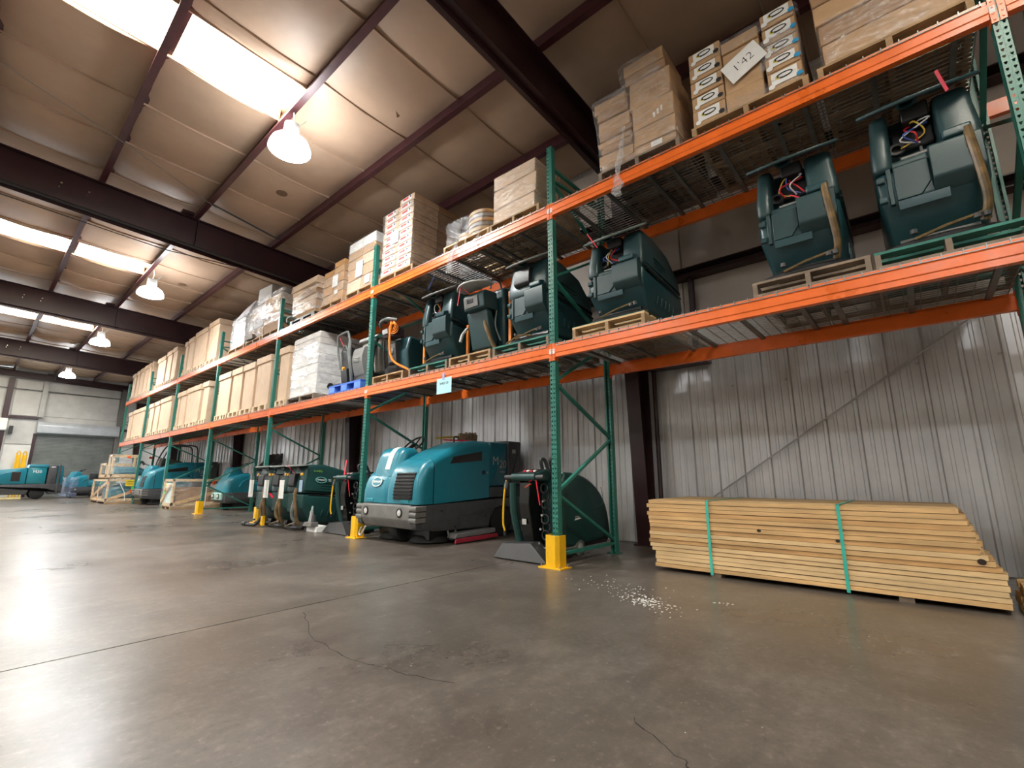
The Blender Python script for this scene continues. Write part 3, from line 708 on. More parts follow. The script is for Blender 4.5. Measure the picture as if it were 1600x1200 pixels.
for (a, b, h, f, l) in ((12.6, 11.7, 1.3, 1, 'tall carton on the upper shelf, nearest of the first upper group'), (13.85, 12.68, 1.26, 2, 'wide tall carton on the upper shelf, second of the first upper group'), (14.5, 13.92, 1.2, 1, 'tall carton on the upper shelf, third of the first upper group'), (14.88, 14.56, 1.16, 1, 'narrow tall carton on the upper shelf, last of the first upper group'),
                        (16.3, 15.7, 1.22, 1, 'tall carton on the upper shelf, nearest of the second upper group'), (17.0, 16.35, 1.2, 1, 'tall carton on the upper shelf, second of the second upper group'), (18.2, 17.1, 1.14, 2, 'wide tall carton on the upper shelf, last of the second upper group'),
                        (19.0, 18.85, 1.2, 1, 'thin tall carton on the upper shelf just past a far post'), (19.55, 19.15, 1.2, 1, 'tall carton on the upper shelf, second in the farthest bay'), (20.2, 19.6, 1.2, 1, 'tall carton on the upper shelf, third in the farthest bay'), (20.9, 20.25, 1.18, 1, 'tall carton on the upper shelf, fourth in the farthest bay'), (21.45, 20.95, 1.16, 1, 'tall carton on the upper shelf, fifth in the farthest bay'), (22.2, 21.6, 1.14, 1, 'last tall carton on the upper shelf at the far rack end')):
    tall_box(b, a, zb, h, l, feet=f)

# ================================================================ UPPER SHELF, nearest bay (y -3.7 .. 0)
INK = pm('ink', (.02, .02, .025), .7); BLUEI = pm('blue_print', (.02, .32, .62), .6); REDI = pm('red_print', (.78, .07, .05), .6); NAVY = pm('navy_print', (.02, .03, .14), .6); YEI = pm('yellow_print', (.75, .6, .08), .6)
GOLD = pm('olive_print', (.5, .45, .12), .6)
zt = pallet('w', -3.66, -2.72, ZU, 'wooden pallet under the long cartons at the right end of the upper shelf')
for k in range(5):
    z0 = zt + k * .2
    carton(.06, .62, -3.62 + .02 * (k % 2), -2.78 + .012 * k, z0, z0 + .196, CARD3 if k % 2 else CARD, 'long brown carton, %s of the stack at the right shelf end' % ('bottom', 'second', 'third', 'fourth', 'top')[k], 'long cartons at the right end of the upper shelf', jit=.008)
    carton(.64, 1.14, -3.62, -2.8, z0, z0 + .196, CARD3, 'brown carton, %s layer, behind the long cartons at the upper shelf end' % ORD[k], 'rear long cartons')
wrap(.06, 1.14, -3.62, -2.77, zt, zt + .42, 'clear film around the lower long cartons at the right end of the upper shelf', FILM, seed=3)
# printed cartons with handwritten sheet
zt = pallet('w', -2.66, -1.68, ZU, 'wooden pallet under the cartons with printed ovals and handwritten sheet')
cols = [(-1.70, -2.0, [.19, .165, .165, .165, .17], 'k'), (-2.01, -2.33, [.2, .24, .21, .13], None), (-2.36, -2.62, [.2, .15, .15, .17, .16], 'b')]
rown = ('bottom', 'second', 'third', 'fourth', 'top')
for ci, (ya, yb, hs, dot) in enumerate(cols):
    z0 = zt
    for ri, h in enumerate(hs):
        jx = random.uniform(-.012, .012)
        lab = {0: '%s white-printed carton in the left column, black dot mark', 1: '%s plain carton in the middle column behind the handwritten sheet', 2: '%s white-printed carton in the right column, blue dot mark'}[ci] % rown[ri]
        o, hx, hy, hh = carton(.08 + jx, .55, yb, ya, z0, z0 + h - .003, CARD, lab, 'cartons with printed ovals', jit=.003)
        if dot:
            decal(o, hx, .0, hh * .58, .2, hh * .62, WHITE)
            M = faceM((-hx - .0085, .0, hh * .62), (0, -1, 0), (0, 0, 1))
            e1, e2 = ell(0, 0, .068, .03, 20), ell(0.006, 0.002, .05, .016, 20)
            mb = MB(); vs = [(x, y, .001) for x, y in e1 + e2]; mb.add(vs, [[i, (i + 1) % 20, 20 + (i + 1) % 20, 20 + i] for i in range(20)]); mb.xf(M).build('printed_oval', INK, o)
            mb = MB(); vs = [(x - .02, y, .0012) for x, y in ell(0, -.003, .05, .022, 20)[8:15] + ell(0, -.0, .04, .014, 20)[8:15][::-1]]; mb.add(vs, [list(range(len(vs)))]); mb.xf(M).build('oval_highlight', YEI, o)
            M = faceM((-hx - .0085, -.115, hh * .33), (0, -1, 0), (0, 0, 1))
            MB().prism(ell(0, 0, .026, .022, 14), 'z', 0, .0015).xf(M).build('dot_mark', INK if dot == 'k' else BLUEI, o)
            M = faceM((-hx - .0085, .1, hh * .24), (0, -1, 0), (0, 0, 1))
            MB().prism(ell(0, 0, .026, .024, 14), 'z', 0, .0015).xf(M).build('round_tag', WHITE, o)
        z0 += h
    for ri in range(4): carton(.58, 1.1, yb, ya, zt + ri * .19, zt + ri * .19 + .186, CARD3, 'carton at the back of the printed-oval stack, %s row, column %s' % (rown[ri], 'left middle right'.split()[ci]), 'cartons behind the printed ovals')
carton(.2, .5, -2.0, -1.78, zt + .86, zt + .9, CARD3, 'loose open carton flap lying on top of the left printed column', None, tilt=.25)
t = thing('paper_sheet', 'white sheet with handwritten numbers stuck on the printed cartons', 'paper', (.055, -2.19, zt + .44), rot=(-.42, 0, 0))
MB().box(-.001, .001, -.165, .165, -.12, .12).build('sheet', WHITE, t)
text_mb("1'42", .115, .0004, faceM((-.0022, 0, 0), (0, -1, 0), (0, 0, 1)), bold=-.0022).build('handwriting', INK, t)
wrap(.08, 1.1, -2.62, -1.7, zt, zt + .12, 'clear film around the foot of the printed-oval stack', FILM, seed=9, n=4)
wrap(.085, .56, -2.62, -2.3, zt + .25, zt + .56, 'shiny film over the right column of printed cartons', FILMC, seed=5, n=5)
wrap(.08, 1.1, -2.64, -1.98, zt + .66, zt + .8, 'film round the top cartons of the printed-oval stack', FILM, seed=8, n=4)
# leaning wrapped stack
zt = pallet('g', -1.56, -.64, ZU, 'grey wooden pallet under the leaning wrapped brown cartons')
le = lambda t: (-.02 * t, .13 * t * t)
Lh = [.09, .13, .1, .07, .09, .17, .14, .13]; z0 = zt
for k, h in enumerate(Lh):
    tt = (z0 - zt) / 1.25; dy = .13 * tt * tt
    carton(.07 + .02 * (k % 2), .6, -1.06 + dy, -.68 + dy + .03 * (k % 2), z0, z0 + h - .004, (CARD3, CARD)[k % 2], 'flat brown carton %s in the left column of the leaning wrapped stack' % ('at the bottom', 'second up', 'third up', 'fourth up', 'fifth up', 'sixth up', 'seventh up', 'at the top')[k], 'cartons of the leaning stack', jit=.012, tilt=.03 + .02 * (k % 3), rz=random.uniform(-.04, .04)); z0 += h
z0 = zt
for k, h in enumerate((.1, .2, .27, .33, .12, .16)):
    tt = (z0 - zt) / 1.25; dy = .12 * tt * tt
    o, hx, hy, hh = carton(.06, .6, -1.53 + dy, -1.08 + dy, z0, z0 + h - .004, CARD if k != 4 else CARD3, 'brown carton %s in the right column of the leaning wrapped stack' % ('at the bottom', 'second up', 'third up', 'fourth up', 'fifth up', 'at the top')[k], 'cartons of the leaning stack', jit=.009, tilt=.02)
    if k == 0: decal(o, hx, -.02, hh * .5, .12, .06, WHITE)
    if k in (2, 3):
        for q in range(3): decal(o, hx, -.02 - .04 * q, hh * .5 - .05 + .02 * q, .022, .06, WHITE if k == 2 else CARD3, 'printed_arrow')
    z0 += h
for k in range(5): carton(.62, 1.12, -1.5 + .02 * k, -.72 + .02 * k, zt + .22 * k, zt + .22 * k + .216, CARD3, 'brown carton at the back of the leaning wrapped stack, %s row' % rown[k], 'rear cartons of the leaning stack')
wrap(.055, 1.13, -1.54, -.66, zt - .02, zt + .9, 'glossy clear film around the lower leaning brown carton stack', FILM, lean=lambda t: (-.015 * t, .075 * t * t), seed=4, n=9, wob=.018)
wrap(.055, 1.1, -1.42, -.98, zt + .86, zt + 1.2, 'glossy clear film around the top of the leaning brown carton stack', FILM, lean=lambda t: (0, .05 * t), seed=24, n=5, wob=.018)
film_tail([(.04, -.98, zt + .42), (-.01, -.96, zt + .12), (-.06, -.93, ZU - .05), (-.05, -.91, ZU - .3)], .055, 'crumpled clear film tail hanging over the upper beam from the leaning stack')

# ================================================================ UPPER SHELF, bay above the big sweeper (y 0 .. 3.74)
zt = pallet('w', .2, 1.04, ZU, 'wooden pallet under the three-layer pale carton block beside the nearest post')
z0 = zt
for k, h in enumerate((.24, .29, .2)):
    carton(.1, .6, .3 - .02 * (k == 1), 1.02, z0, z0 + h - .003, CARD2, 'pale long carton, %s of the three-layer block beside the nearest post' % ('bottom', 'middle', 'top')[k], 'pale carton block', jit=.01, rz=.02 * (k - 1)); 
    carton(.63, 1.12, .28, 1.0, z0, z0 + h - .003, CARD, 'carton at the back of the pale block, %s layer' % ('bottom', 'middle', 'top')[k], 'rear of the pale block'); z0 += h
wrap(.09, 1.13, .28, 1.02, zt, z0 - .05, 'hazy film around the pale three-layer carton block', FILM, seed=12)
zt = pallet('p', 1.05, 1.98, ZU, 'wooden pallet under the wrapped round coils')
def coil(x, y, z, r, h, lab, n, mat):
    t = thing('coil_drum', lab, 'coil', (x, y, z)); 
    MB().lathe([(r * .3, 0), (r * .92, 0), (r * .92, h), (r * .3, h)], n=24).build('core', mat, t)
    for k in range(n):
        z_ = h * (k + .5) / n; MB().lathe([(r * .9, z_ - h / n * .48), (r, z_ - h / n * .3), (r, z_ + h / n * .3), (r * .9, z_ + h / n * .48)], n=24).build('coil_layer', PINE3 if k % 2 else mat, t)
    return t
coil(.36, 1.38, zt, .27, .4, 'wide coil drum with banded brown layers on the upper shelf', 6, pm('coil_grey', (.32, .3, .28), .6))
coil(.4, 1.8, zt, .16, .26, 'small pale coil drum left of the banded coil', 4, WHITE)
wrap(.08, .6, 1.2, 1.96, zt, zt + .36, 'loose film around the round coils on the upper shelf', FILM, seed=14, wob=.06)
film_tail([(.06, 1.62, zt + .1), (-.01, 1.66, ZU + .03), (-.05, 1.7, ZU - .15), (-.04, 1.74, ZU - .34)], .07, 'long crumpled film tail hanging over the beam below the coils', 6)
film_tail([(.05, 1.2, zt), (-.03, 1.2, ZU), (-.035, 1.2, ZU - .17)], .04, 'short film tail hanging below the pale carton block', 7)
zt = pallet('w', 2.72, 3.66, ZU, 'wooden pallet under the tall stack of red-labelled cartons')
for c in range(2):
    for r in range(11 if c == 0 else 10):
        for d in range(1 if c else 2):
            x0 = .06 + d * .53; off = -.004 * r + (.012 if r % 3 == 0 else 0)
            ya, yb = ((2.8, 3.2) if c == 0 else (3.21, 3.61)); off += -.012 * r * (1 if c == 0 else .8) * .0 
            o, hx, hy, hh = carton(x0, x0 + .52, ya + off, yb + off, zt + r * .117, zt + r * .117 + .113, CARD2 if d == 0 else CARD3, ('red-labelled carton, %s column of the tall stack, %s row from its pallet' % ('right' if c == 0 else 'left', ORD[r]) if d == 0 else 'plain carton behind the red-labelled stack, %s row from its pallet' % ORD[r]), 'red-labelled cartons in the tall stack', jit=.004)
            if d == 0:
                decal(o, hx, .0, hh * .5, .26, hh * .78, WHITE)
                decal(o, hx, .03, hh * .62, .15, hh * .34, REDI, 'red_band', .008)
                decal(o, hx, -.1, hh * .66, .035, hh * .3, NAVY, 'dark_square', .008)
tag(MB().box(.038, .041, 3.13, 3.36, zt + .52, zt + .74).build('paper_sheet', WHITE), 'blank white sheet on the front of the red-labelled carton stack', 'paper')
wrap(.05, 1.12, 2.76, 3.62, zt, zt + 1.15, 'clear film around the tall red-labelled carton stack', FILM, seed=15, n=8, wob=.012)

# ================================================================ UPPER SHELF, third bay (y 3.74 .. 7.48)
zt = pallet('w', 3.86, 4.76, ZU, 'wooden pallet under the mixed cartons with white lids left of a green post')
ROW = [(.24, CARD2), (.22, CARD), (.2, CARD2), (.16, CARD), (.2, WHITE)]
z0 = zt
for k, (h, m) in enumerate(ROW):
    for c, (ya, yb) in enumerate(((3.66 + .2, 4.26), (4.28, 4.74))):
        carton(.07, .6, ya, yb, z0, z0 + h - .004, m if (k + c) % 3 else (CARD if k < 4 else m), '%s %s in the %s column of the mixed stack beside the second post' % (rown[k], 'white carton' if m is WHITE else 'brown carton', 'right' if c == 0 else 'left'), 'mixed cartons beside the second post', jit=.007)
    z0 += h
for k in range(4): carton(.63, 1.1, 3.88, 4.74, zt + .24 * k, zt + .24 * k + .236, CARD3, 'carton at the back of the mixed stack, %s row' % rown[k], 'rear mixed cartons')
tag(MB().box(.042, .046, 4.2, 4.42, zt + .25, zt + .55).build('paper_sheet', WHITE), 'blank white sheet on the mixed cartons beside the second post', 'paper')
tag(MB().box(.042, .046, 3.95, 4.1, zt + .05, zt + .2).build('paper_sheet', WHITE), 'small white sheet low on the mixed cartons beside the second post', 'paper')
wrap(.055, 1.1, 3.85, 4.75, zt, zt + 1.0, 'clear film around the mixed cartons beside the second post', FILM, seed=16, n=7)
zt = pallet('w', 4.86, 5.72, ZU, 'wooden pallet under the small orange-brown cartons')
z0 = zt
for k, h in enumerate((.2, .19, .19, .13, .12)):
    for c in range(2):
        if k == 4 and c: continue
        ya = 4.92 + c * .38; carton(.08, .55, ya, ya + .37, z0, z0 + h - .004, CARD if (k + c) % 2 else pm('orange_cardboard', (.55, .3, .12), .75), '%s small carton in the %s column of the short orange-brown stack' % (rown[k], 'right' if c == 0 else 'left'), 'small orange-brown cartons', jit=.006)
    z0 += h
tag(MB().box(.062, .066, 5.1, 5.3, zt + .3, zt + .55).build('paper_sheet', WHITE), 'white sheet on the short orange-brown carton stack', 'paper')
tag(MB().box(.062, .066, 5.08, 5.2, zt + .14, zt + .22).build('paper_sheet', WHITE), 'small white label below the sheet on the orange-brown stack', 'paper')
wrap(.06, .9, 4.9, 5.7, zt, zt + .55, 'film around the short orange-brown carton stack', FILM, seed=17)
zt = ZU + .016
t = thing('plastic_pallet', 'dark plastic pallet under the sagging wrapped parcels', 'pallet', (.06, 5.95, zt))
MB().box(0, 1.05, 0, 1.1, .09, .125).build('deck', BLACK, t)
for y in (.0, .48, .96): MB().box(0, 1.05, y, y + .14, 0, .09).build('block', BLACK, t)
zt += .125
for k, h in enumerate((.3, .1, .1, .11, .16)):
    carton(.1 - .02 * k, .9, 6.0 - .03 * k, 6.9 + .03 * k, zt, zt + h - .004, (CARD, CARD2, CARD3, CARD2, CARD2)[k], 'flattened carton, %s of the sagging wrapped parcels on dark plastic pallet' % rown[k], 'sagging wrapped parcels', jit=.03, rz=.05 * (k % 2)); zt += h
wrap(.05, .95, 5.95, 6.98, zt - .7, zt - .02, 'milky film around the sagging parcels on the dark pallet', FILMW, seed=18, wob=.05)
tag(MB().tube([(.0, 7.08, ZU + .12), (-.02, 7.02, ZU + .2), (.0, 6.92, ZU + .22)], .012, 6, smooth_n=4).build('strap_end', WHITE), 'pale curled strap end beside the dark plastic pallet', 'strap')

# ================================================================ UPPER SHELF, fourth bay (y 7.48 .. 11.22)
zt = pallet('w', 7.6, 8.5, ZU, 'wooden pallet under the heap of crushed wrapped cartons by the third post'); z0 = zt
for k, h in enumerate((.22, .1, .09, .1, .12, .1, .16)):
    carton(.06 + .02 * (k % 3), .9, 7.55 + .02 * k, 8.48 + .03 * (k % 2), z0, z0 + h - .004, (CARD3, CARD2, CARD, CARD2, CARD3, CARD2, CARD2)[k], 'crushed carton %s in the heap by the third post' % ('at the bottom', 'second up', 'third up', 'fourth up', 'fifth up', 'sixth up', 'at the top')[k], 'crushed cartons by the third post', jit=.025, tilt=random.uniform(-.05, .05)); z0 += h
carton(.1, .55, 8.36, 9.1, zt + .9, zt + 1.32, WHITE, 'white wrapped carton perched on top of the heap by the third post', None, jit=.03)
wrap(.05, .95, 7.55, 9.15, zt + .2, zt + .98, 'milky film around the heap of crushed cartons by the third post', FILMW, seed=19, wob=.05)
zt = pallet('w', 8.62, 9.5, ZU, 'wooden pallet under the white wrapped cartons, third load from the third post'); z0 = zt
for k, h in enumerate((.3, .25, .2, .12)):
    carton(.1, .9, 8.62 + .04 * k, 9.5 - .03 * k, z0, z0 + h - .004, (CARD, WHITE, CARD2, WHITE)[k], 'carton %s under milky film, third load from the third post' % rown[k], 'cartons under milky film', jit=.02); z0 += h
wrap(.07, .95, 8.6, 9.5, zt, z0, 'milky film around the third load from the third post', FILMW, seed=20, wob=.04)
zt = pallet('w', 9.62, 10.7, ZU, 'wooden pallet under the white load with a pointed top')
carton(.08, .9, 9.72, 10.62, zt, zt + .8, WHITE, 'white wrapped block whose film rises to a point', None, jit=.03)
o = MB().loft([[Vector((x, y, 0)) for x, y in rrect(.06, .9, 9.72, 10.6, .1, 2)], [Vector((x, y, .25)) for x, y in rrect(.15, .75, 9.75, 10.25, .1, 2)], [Vector((x, y, .48)) for x, y in rrect(.28, .45, 9.76, 9.9, .03, 2)]], caps=True).build('wrap_peak', pm('white_film_peak', (.8, .8, .84), .35, 0, .05)); o.location = (0, 0, zt + .8)
tag(o, 'pointed white film peak standing on the white wrapped block', 'plastic film')
wrap(.06, .92, 9.7, 10.64, zt, zt + .86, 'milky film around the white block with pointed top', FILMW, seed=21, wob=.03)
tag(MB().prism(roundp([(0, 0), (.5, .02), (.55, .1), (.3, .16), (.05, .12)], .04), 'x', -.02, .2).build('grey_cover', pm('taupe_cover', (.16, .13, .1), .7)), 'crumpled dark taupe cover lying at the beam edge beside the white load', 'cover').location = (.02, 8.95, ZU + .15)

# ================================================================ LOWER SHELF, third bay: white wrapped load, blue pallet
zt = pallet('g', 5.66, 6.82, ZL, 'grey wooden pallet under the big white wrapped block')
z0 = zt
for k, h in enumerate((.22, .2, .2, .2, .2, .13, .12)):
    carton(.1, 1.12, 5.7, 6.8, z0, z0 + h - .003, pm('white_carton', (.78, .77, .74), .6, 0, .04) if k < 5 else pm('dusty_white_carton', (.55, .5, .44), .6, 0, .1), 'white carton %s in the big white wrapped block' % ('at the bottom', 'second up', 'third up', 'fourth up', 'fifth up', 'sixth up', 'at the top')[k], 'cartons of the big white block', jit=.006); z0 += h
wrap(.09, 1.13, 5.69, 6.81, zt - .04, z0 - .24, 'white film round the lower part of the big white block', FILMW, seed=22, wob=.012)
wrap(.09, 1.13, 5.69, 6.81, z0 - .25, z0 - .02, 'thin dusty film round the top of the big white block', FILM, seed=23, wob=.012, n=4)
BLUE = pm('blue_plastic', (.03, .13, .62), .45, 0, .08)
t = thing('plastic_pallet', 'bright blue plastic pallet under the grey extractor', 'pallet', (.02, 3.98, ZL + .016))
MB().box(0, 1.1, 0, 1.05, .12, .15).build('deck', BLUE, t); MB().box(0, 1.1, 0, 1.05, 0, .02).build('base', BLUE, t)
for y in (.0, .43, .85): MB().box(0, 1.1, y, y + .2, .02, .12).build('block', pm('light_blue_plastic', (.1, .25, .75), .45), t, .006)
# ================================================================ WALK-BEHIND SCRUBBERS (local: +x into the rack, +y image left, rear face at x=0)
SILV = pm('bare_metal_plate', (.6, .62, .62), .35, .7, .08, 6)
def wire_bundle(parent, x, z, cols, seed=0, y=0.0):
    rnd = random.Random(seed)
    for c in cols:
        p = [Vector((x + .06, y + rnd.uniform(-.06, .06), z + .14)), Vector((x + rnd.uniform(-.06, .02), y + rnd.uniform(-.1, .1), z + .08)), Vector((x + rnd.uniform(-.1, 0), y + rnd.uniform(-.1, .1), z - .02)), Vector((x - .02, y + rnd.uniform(-.1, .1), z - .08))]
        MB().tube(p, .006, 5, smooth_n=5).build('wire', c, parent)
WRED = pm('red_wire', (.7, .02, .03), .4); WBLU = pm('blue_wire', (.05, .1, .4), .4); WYEL = pm('yellow_wire', (.7, .45, .05), .4); WWHT = pm('white_wire', (.7, .7, .7), .4)
def scrubber(label, group=None, W=.6, H=1.1, D=1.08, hose='right', opened=1, block=1, tag_bag=0, logo=0, name='floor_scrubber', seed=0, mat=DTEAL, sidemat=DTEAL2, latch=1, squeegee=1, strap=None, plate=.5, pmat=None):
    t = thing(name, label, 'scrubber', group=group); h = W / 2; s = H / 1.1; k = D / 1.08
    taper = lambda x, y, z: (x, y * (.80 + .2 * min(1, max(0, z) / (.42 * s))) * (1 - .10 * max(0, (z - .78 * s) / (.34 * s))), z)
    low = roundp([(.2, .09), (.03, .33), (.0, .37), (.0, .605), (1.06, .52), (1.12, .36), (1.0, .1)], .035)
    low = [(x * k, z * s) for x, z in low]
    mb = MB(); puff(mb, low, -h, h, .05, 3, f=taper); mb.build('lower_tank', sidemat, t)
    up = roundp([(.0, .62), (.0, .74), (.055, 1.06), (.10, 1.1), (.36, 1.11), (.76, 1.0), (1.0, .74), (1.07, .535)], .035); up = [(x * k, z * s) for x, z in up]
    cen = roundp([(.02, .62), (.02, .665), (.05, .69), (.25, .70), (.29, 1.03), (.2, 1.07), (.36, 1.11), (.76, 1.0), (1.0, .74), (1.07, .535)], .02); cen = [(x * k, z * s) for x, z in cen]
    if opened:
        mb = MB(); puff(mb, up, h * .6, h, .04, 3, f=taper); mb.build('upper_tank_side', mat, t)
        mb = MB(); puff(mb, up, -h, -h * .3, .04, 3, f=taper); mb.build('upper_tank_side', mat, t)
        mb = MB(); puff(mb, cen, -h * .32, h * .62, .004, 1, f=taper); mb.build('upper_tank', mat, t)
        MB().prism([(.045 * k, .7 * s), (.24 * k, .71 * s), (.26 * k, .82 * s), (.268 * k, .82 * s), (.25 * k, .7 * s), (.05 * k, .69 * s)], 'y', -h * .28, h * .42).build('metal_tray', SILV, t)
        MB().box(.2 * k, .24 * k, -h * .25, h * .5, .84 * s, 1.0 * s).build('back_plate', BLACK, t); MB().box(.1 * k, .2 * k, h * .0, h * .05, .71 * s, .77 * s).build('bracket_arm', BLACK, t)
        MB().lathe([(.05, 0), (.05, .03), (.03, .03), (.03, 0)], (.12 * k, h * .47, .8 * s), (-1, 0, .1), 18).build('vacuum_port', BLACK, t)
        wire_bundle(t, .1 * k, .86 * s, (WRED, WBLU, WYEL, WWHT, WRED)[:opened + 3], seed, h * .1)
    else:
        mb = MB(); puff(mb, up, -h, h, .05, 3, f=taper); mb.build('upper_tank', mat, t)
        MB().prism(roundp([(-.05, .76), (-.0, .73), (.04, .78), (.05, .98), (-.04, .96)], .02), 'y', -h * .2, h * .55).build('control_box', BLACK, t, .006)
    # curved control plate that overhangs the aisle
    pl = [(-.15 + .15 * (y / .35) ** 2, y) for y in [(-.345 + .0575 * q) * W / .6 for q in range(13)]]
    pl += [(.06, .345 * W / .6), (.12, .2), (.12, -.2), (.06, -.345 * W / .6)]
    M = Matrix.Translation((0, 0, 1.075 * s)) @ Matrix.Rotation(-plate, 4, 'Y')
    MB().prism(pl, 'z', 0, .026).xf(M).build('control_plate', pmat or DTEAL, t, .008)
    MB().lathe([(.06, 0), (.06, .02), (.045, .02), (.045, 0)], (-.03, .05, 1.065 * s), (0, 0, -1), 18).build('steering_boss', DTEAL2, t)
    MB().prism([(.06, .97 * s), (.2, .95 * s), (.2, 1.08 * s), (.04, 1.07 * s)], 'y', -h * .22, h * .3).build('console', BLACK, t, .01)
    # rear relief: block on the right, recessed panel on the left
    if block:
        MB().prism(roundp([(.03, .34 * s), (-.075, .43 * s), (-.085, .655 * s), (-.0, .70 * s), (.04, .70 * s)], .02), 'y', -h * .92, -h * .05, f=lambda x, y, z: (x, y, z)).build('rear_block', mat, t, .02, 3)
        MB().prism(roundp([(.02, .66 * s), (-.09, .67 * s), (-.085, .73 * s), (.0, .76 * s), (.03, .75 * s)], .015), 'y', -h * .8, -h * .3).build('hose_clip', sidemat, t, .012)
    MB().prism([(h * .62, .37 * s), (h * .62, .615 * s), (-h * .02, .615 * s), (-h * .02, .45 * s), (h * .18, .37 * s)], 'x', -.014, .02).build('rear_panel', mat, t, .006)
    MB().box(-.016, .02, h * .66, h * .76, .35 * s, .62 * s).build('rear_rail', mat, t, .006)
    if latch:
        for z in (.40, .55): MB().prism(roundp([(0, -.03), (-.022, -.022), (-.026, .018), (0, .03)], .006), 'y', h * .8, h * .95).xf(Matrix.Translation((0, 0, z * s))).build('latch', DTEAL2 if z < .5 else mat, t)
    MB().prism([(-.004, .3 * s), (-.016, .36 * s), (-.016, .365 * s), (.02, .37 * s)], 'y', -h * .3, h * .62).build('lower_lip', sidemat, t, .004)
    sd = -1 if hose == 'right' else 1
    if hose:
        MB().tube([(-.07, sd * h * .72, .7 * s), (-.085, sd * h * .74, .58 * s), (-.065, sd * h * .8, .36 * s), (-.03, sd * h * .82, .2 * s), (.03, sd * h * .74, .1 * s)], .026, 10, smooth_n=5).build('drain_hose', HOSE, t)
    # side ribs
    for q in range(3):
        MB().bar((.3 * k, -h * .985, (.70 + .05 * q) * s), (.62 * k, -h * .985, (.675 + .045 * q) * s), .012, .014, up=(0, 1, 0)).build('side_rib', sidemat, t, .004)
    for q in range(5):
        MB().bar(((.34 + .11 * q) * k, -h * .965, .22 * s), ((.36 + .11 * q) * k, -h * .992, .33 * s), .016, .012, up=(0, 1, 0)).build('lower_rib', sidemat, t, .004)
    MB().prism([(.12 * k, .585 * s), (1.06 * k, .505 * s), (1.06 * k, .525 * s), (.12 * k, .605 * s)], 'y', -h * .99, h * .99).build('tank_seam', BLACK, t)
    # chassis, wheels, squeegee
    MB().prism([(.1, .05), (.95 * k, .05), (.98 * k, .14), (.12, .14)], 'y', -h * .7, h * .7).build('chassis', BLACK, t)
    for sg in (-1, 1): MB().lathe([(0, -.02), (.06, -.02), (.075, -.012), (.075, .012), (.06, .02), (0, .02)], (.72 * k, sg * h * .72, .075), (0, 1, 0), 18).build('wheel', RUBBER, t)
    MB().lathe([(0, -.02), (.045, -.02), (.05, .02), (0, .02)], (.2, 0, .05), (0, 1, 0), 14).build('caster', RUBBER, t)
    if squeegee:
        pts = [(.1 - .12 * math.cos(a), h * 1.0 * math.sin(a) / math.sin(1.2), .05) for a in [(-1.2 + .2 * q) for q in range(13)]]
        MB().tube(pts, .022, 6).build('squeegee', BLACK, t)
        MB().tube([(-.04, -h * .75, .14), (-.06, -h * .1, .1), (-.05, h * .45, .06)], .011, 6).build('squeegee_rod', HOSE, t)
        for q in (-.75, -.6, .45): MB().lathe([(0, 0), (.022, 0), (.022, .03), (0, .03)], (-.05, h * q, .1), (0, 0, 1), 8).build('squeegee_knob', DGREY, t)
    if tag_bag:
        MB().box(-.205, -.2, -.1 + tag_bag[0], .1 + tag_bag[0], .52 * s, .92 * s).build('plastic_pouch', film('pouch_film', (.9, .9, .92), .05, 3, .2), t)
        MB().box(-.2, -.196, -.085 + tag_bag[0], .085 + tag_bag[0], .53 * s, .84 * s).build('paper_tag', WHITE, t)
        MB().tube([(-.2, tag_bag[0], .9 * s), (-.19, tag_bag[0], 1.06 * s)], .004, 5).build('tag_tie', BLACK, t)
    if strap:
        MB().bar((-.19, strap[0], 1.10 * s), (-.17 + strap[2], strap[1], 1.10 * s - .16), .022, .004).build('red_tag', REDP, t)
    if logo:
        M = faceM((.3 * k, -h * 1.0 - .001, .84 * s), (1, 0, -.08), (0, 0, 1))
        oval_logo(t, M, .22, .11, 'TENNANT', pm('aqua_print', (.2, .55, .5), .5), WHITE, .035)
        text_mb('T5', .055, .001, M @ Matrix.Translation((.165, 0, .001)), bold=.001).build('lettering', WHITE, t)
        text_mb('ec-H2O', .05, .001, faceM((.24 * k, -h * .975, .99 * s), (1, 0, -.1), (0, 0, 1))).build('lettering', pm('lime_print', (.3, .55, .05), .5), t)
    return t
grp = 'walk-behind scrubbers on the lower shelf'
BEAMTOP = ZL + .016
def place(t, x, y, z, rz=0): t.location = (x, y, z); t.rotation_euler = (0, 0, rz); return t
# on the lower shelf, right to left
zt = pallet('t', -3.69, -2.89, ZL, 'green-topped pallet under the scrubber nearest the camera', x0=.02)
s1 = scrubber('large dark teal scrubber with brown drain hose, nearest the camera on the lower shelf', grp, .62, 1.2, 1.1, seed=1, strap=(-.12, -.16, .02)); place(s1, .14, -3.27, zt)
zt = pallet('g', -2.98, -2.06, ZL, 'weathered grey pallet under the scrubber with loose wiring', x0=.02)
zt_b = zt
PAL_last = [o for o in bpy.data.objects if o.get('label', '').startswith('weathered grey pallet')][0]; PAL_last.location.y = -2.87; PAL_last.scale.y = .8
s2 = scrubber('dark teal scrubber with tangled coloured wiring and red tag, second from the camera', grp, .6, 1.09, 1.05, seed=2, opened=2); place(s2, .13, -2.44, zt)
MB().bar((.05, .02, .76), (-.02, -.06, .66), .05, .006).build('red_tag', REDP, s2)
zt = pallet('p', -1.1, -.26, ZL, 'fresh wooden pallet with green top edge under the third scrubber', x0=.02)
MB().box(0, .1, 0, 1, .126, .13).build('painted_edge', PALT, [o for o in bpy.data.objects if o.get('label', '').startswith('fresh wooden pallet')][0])
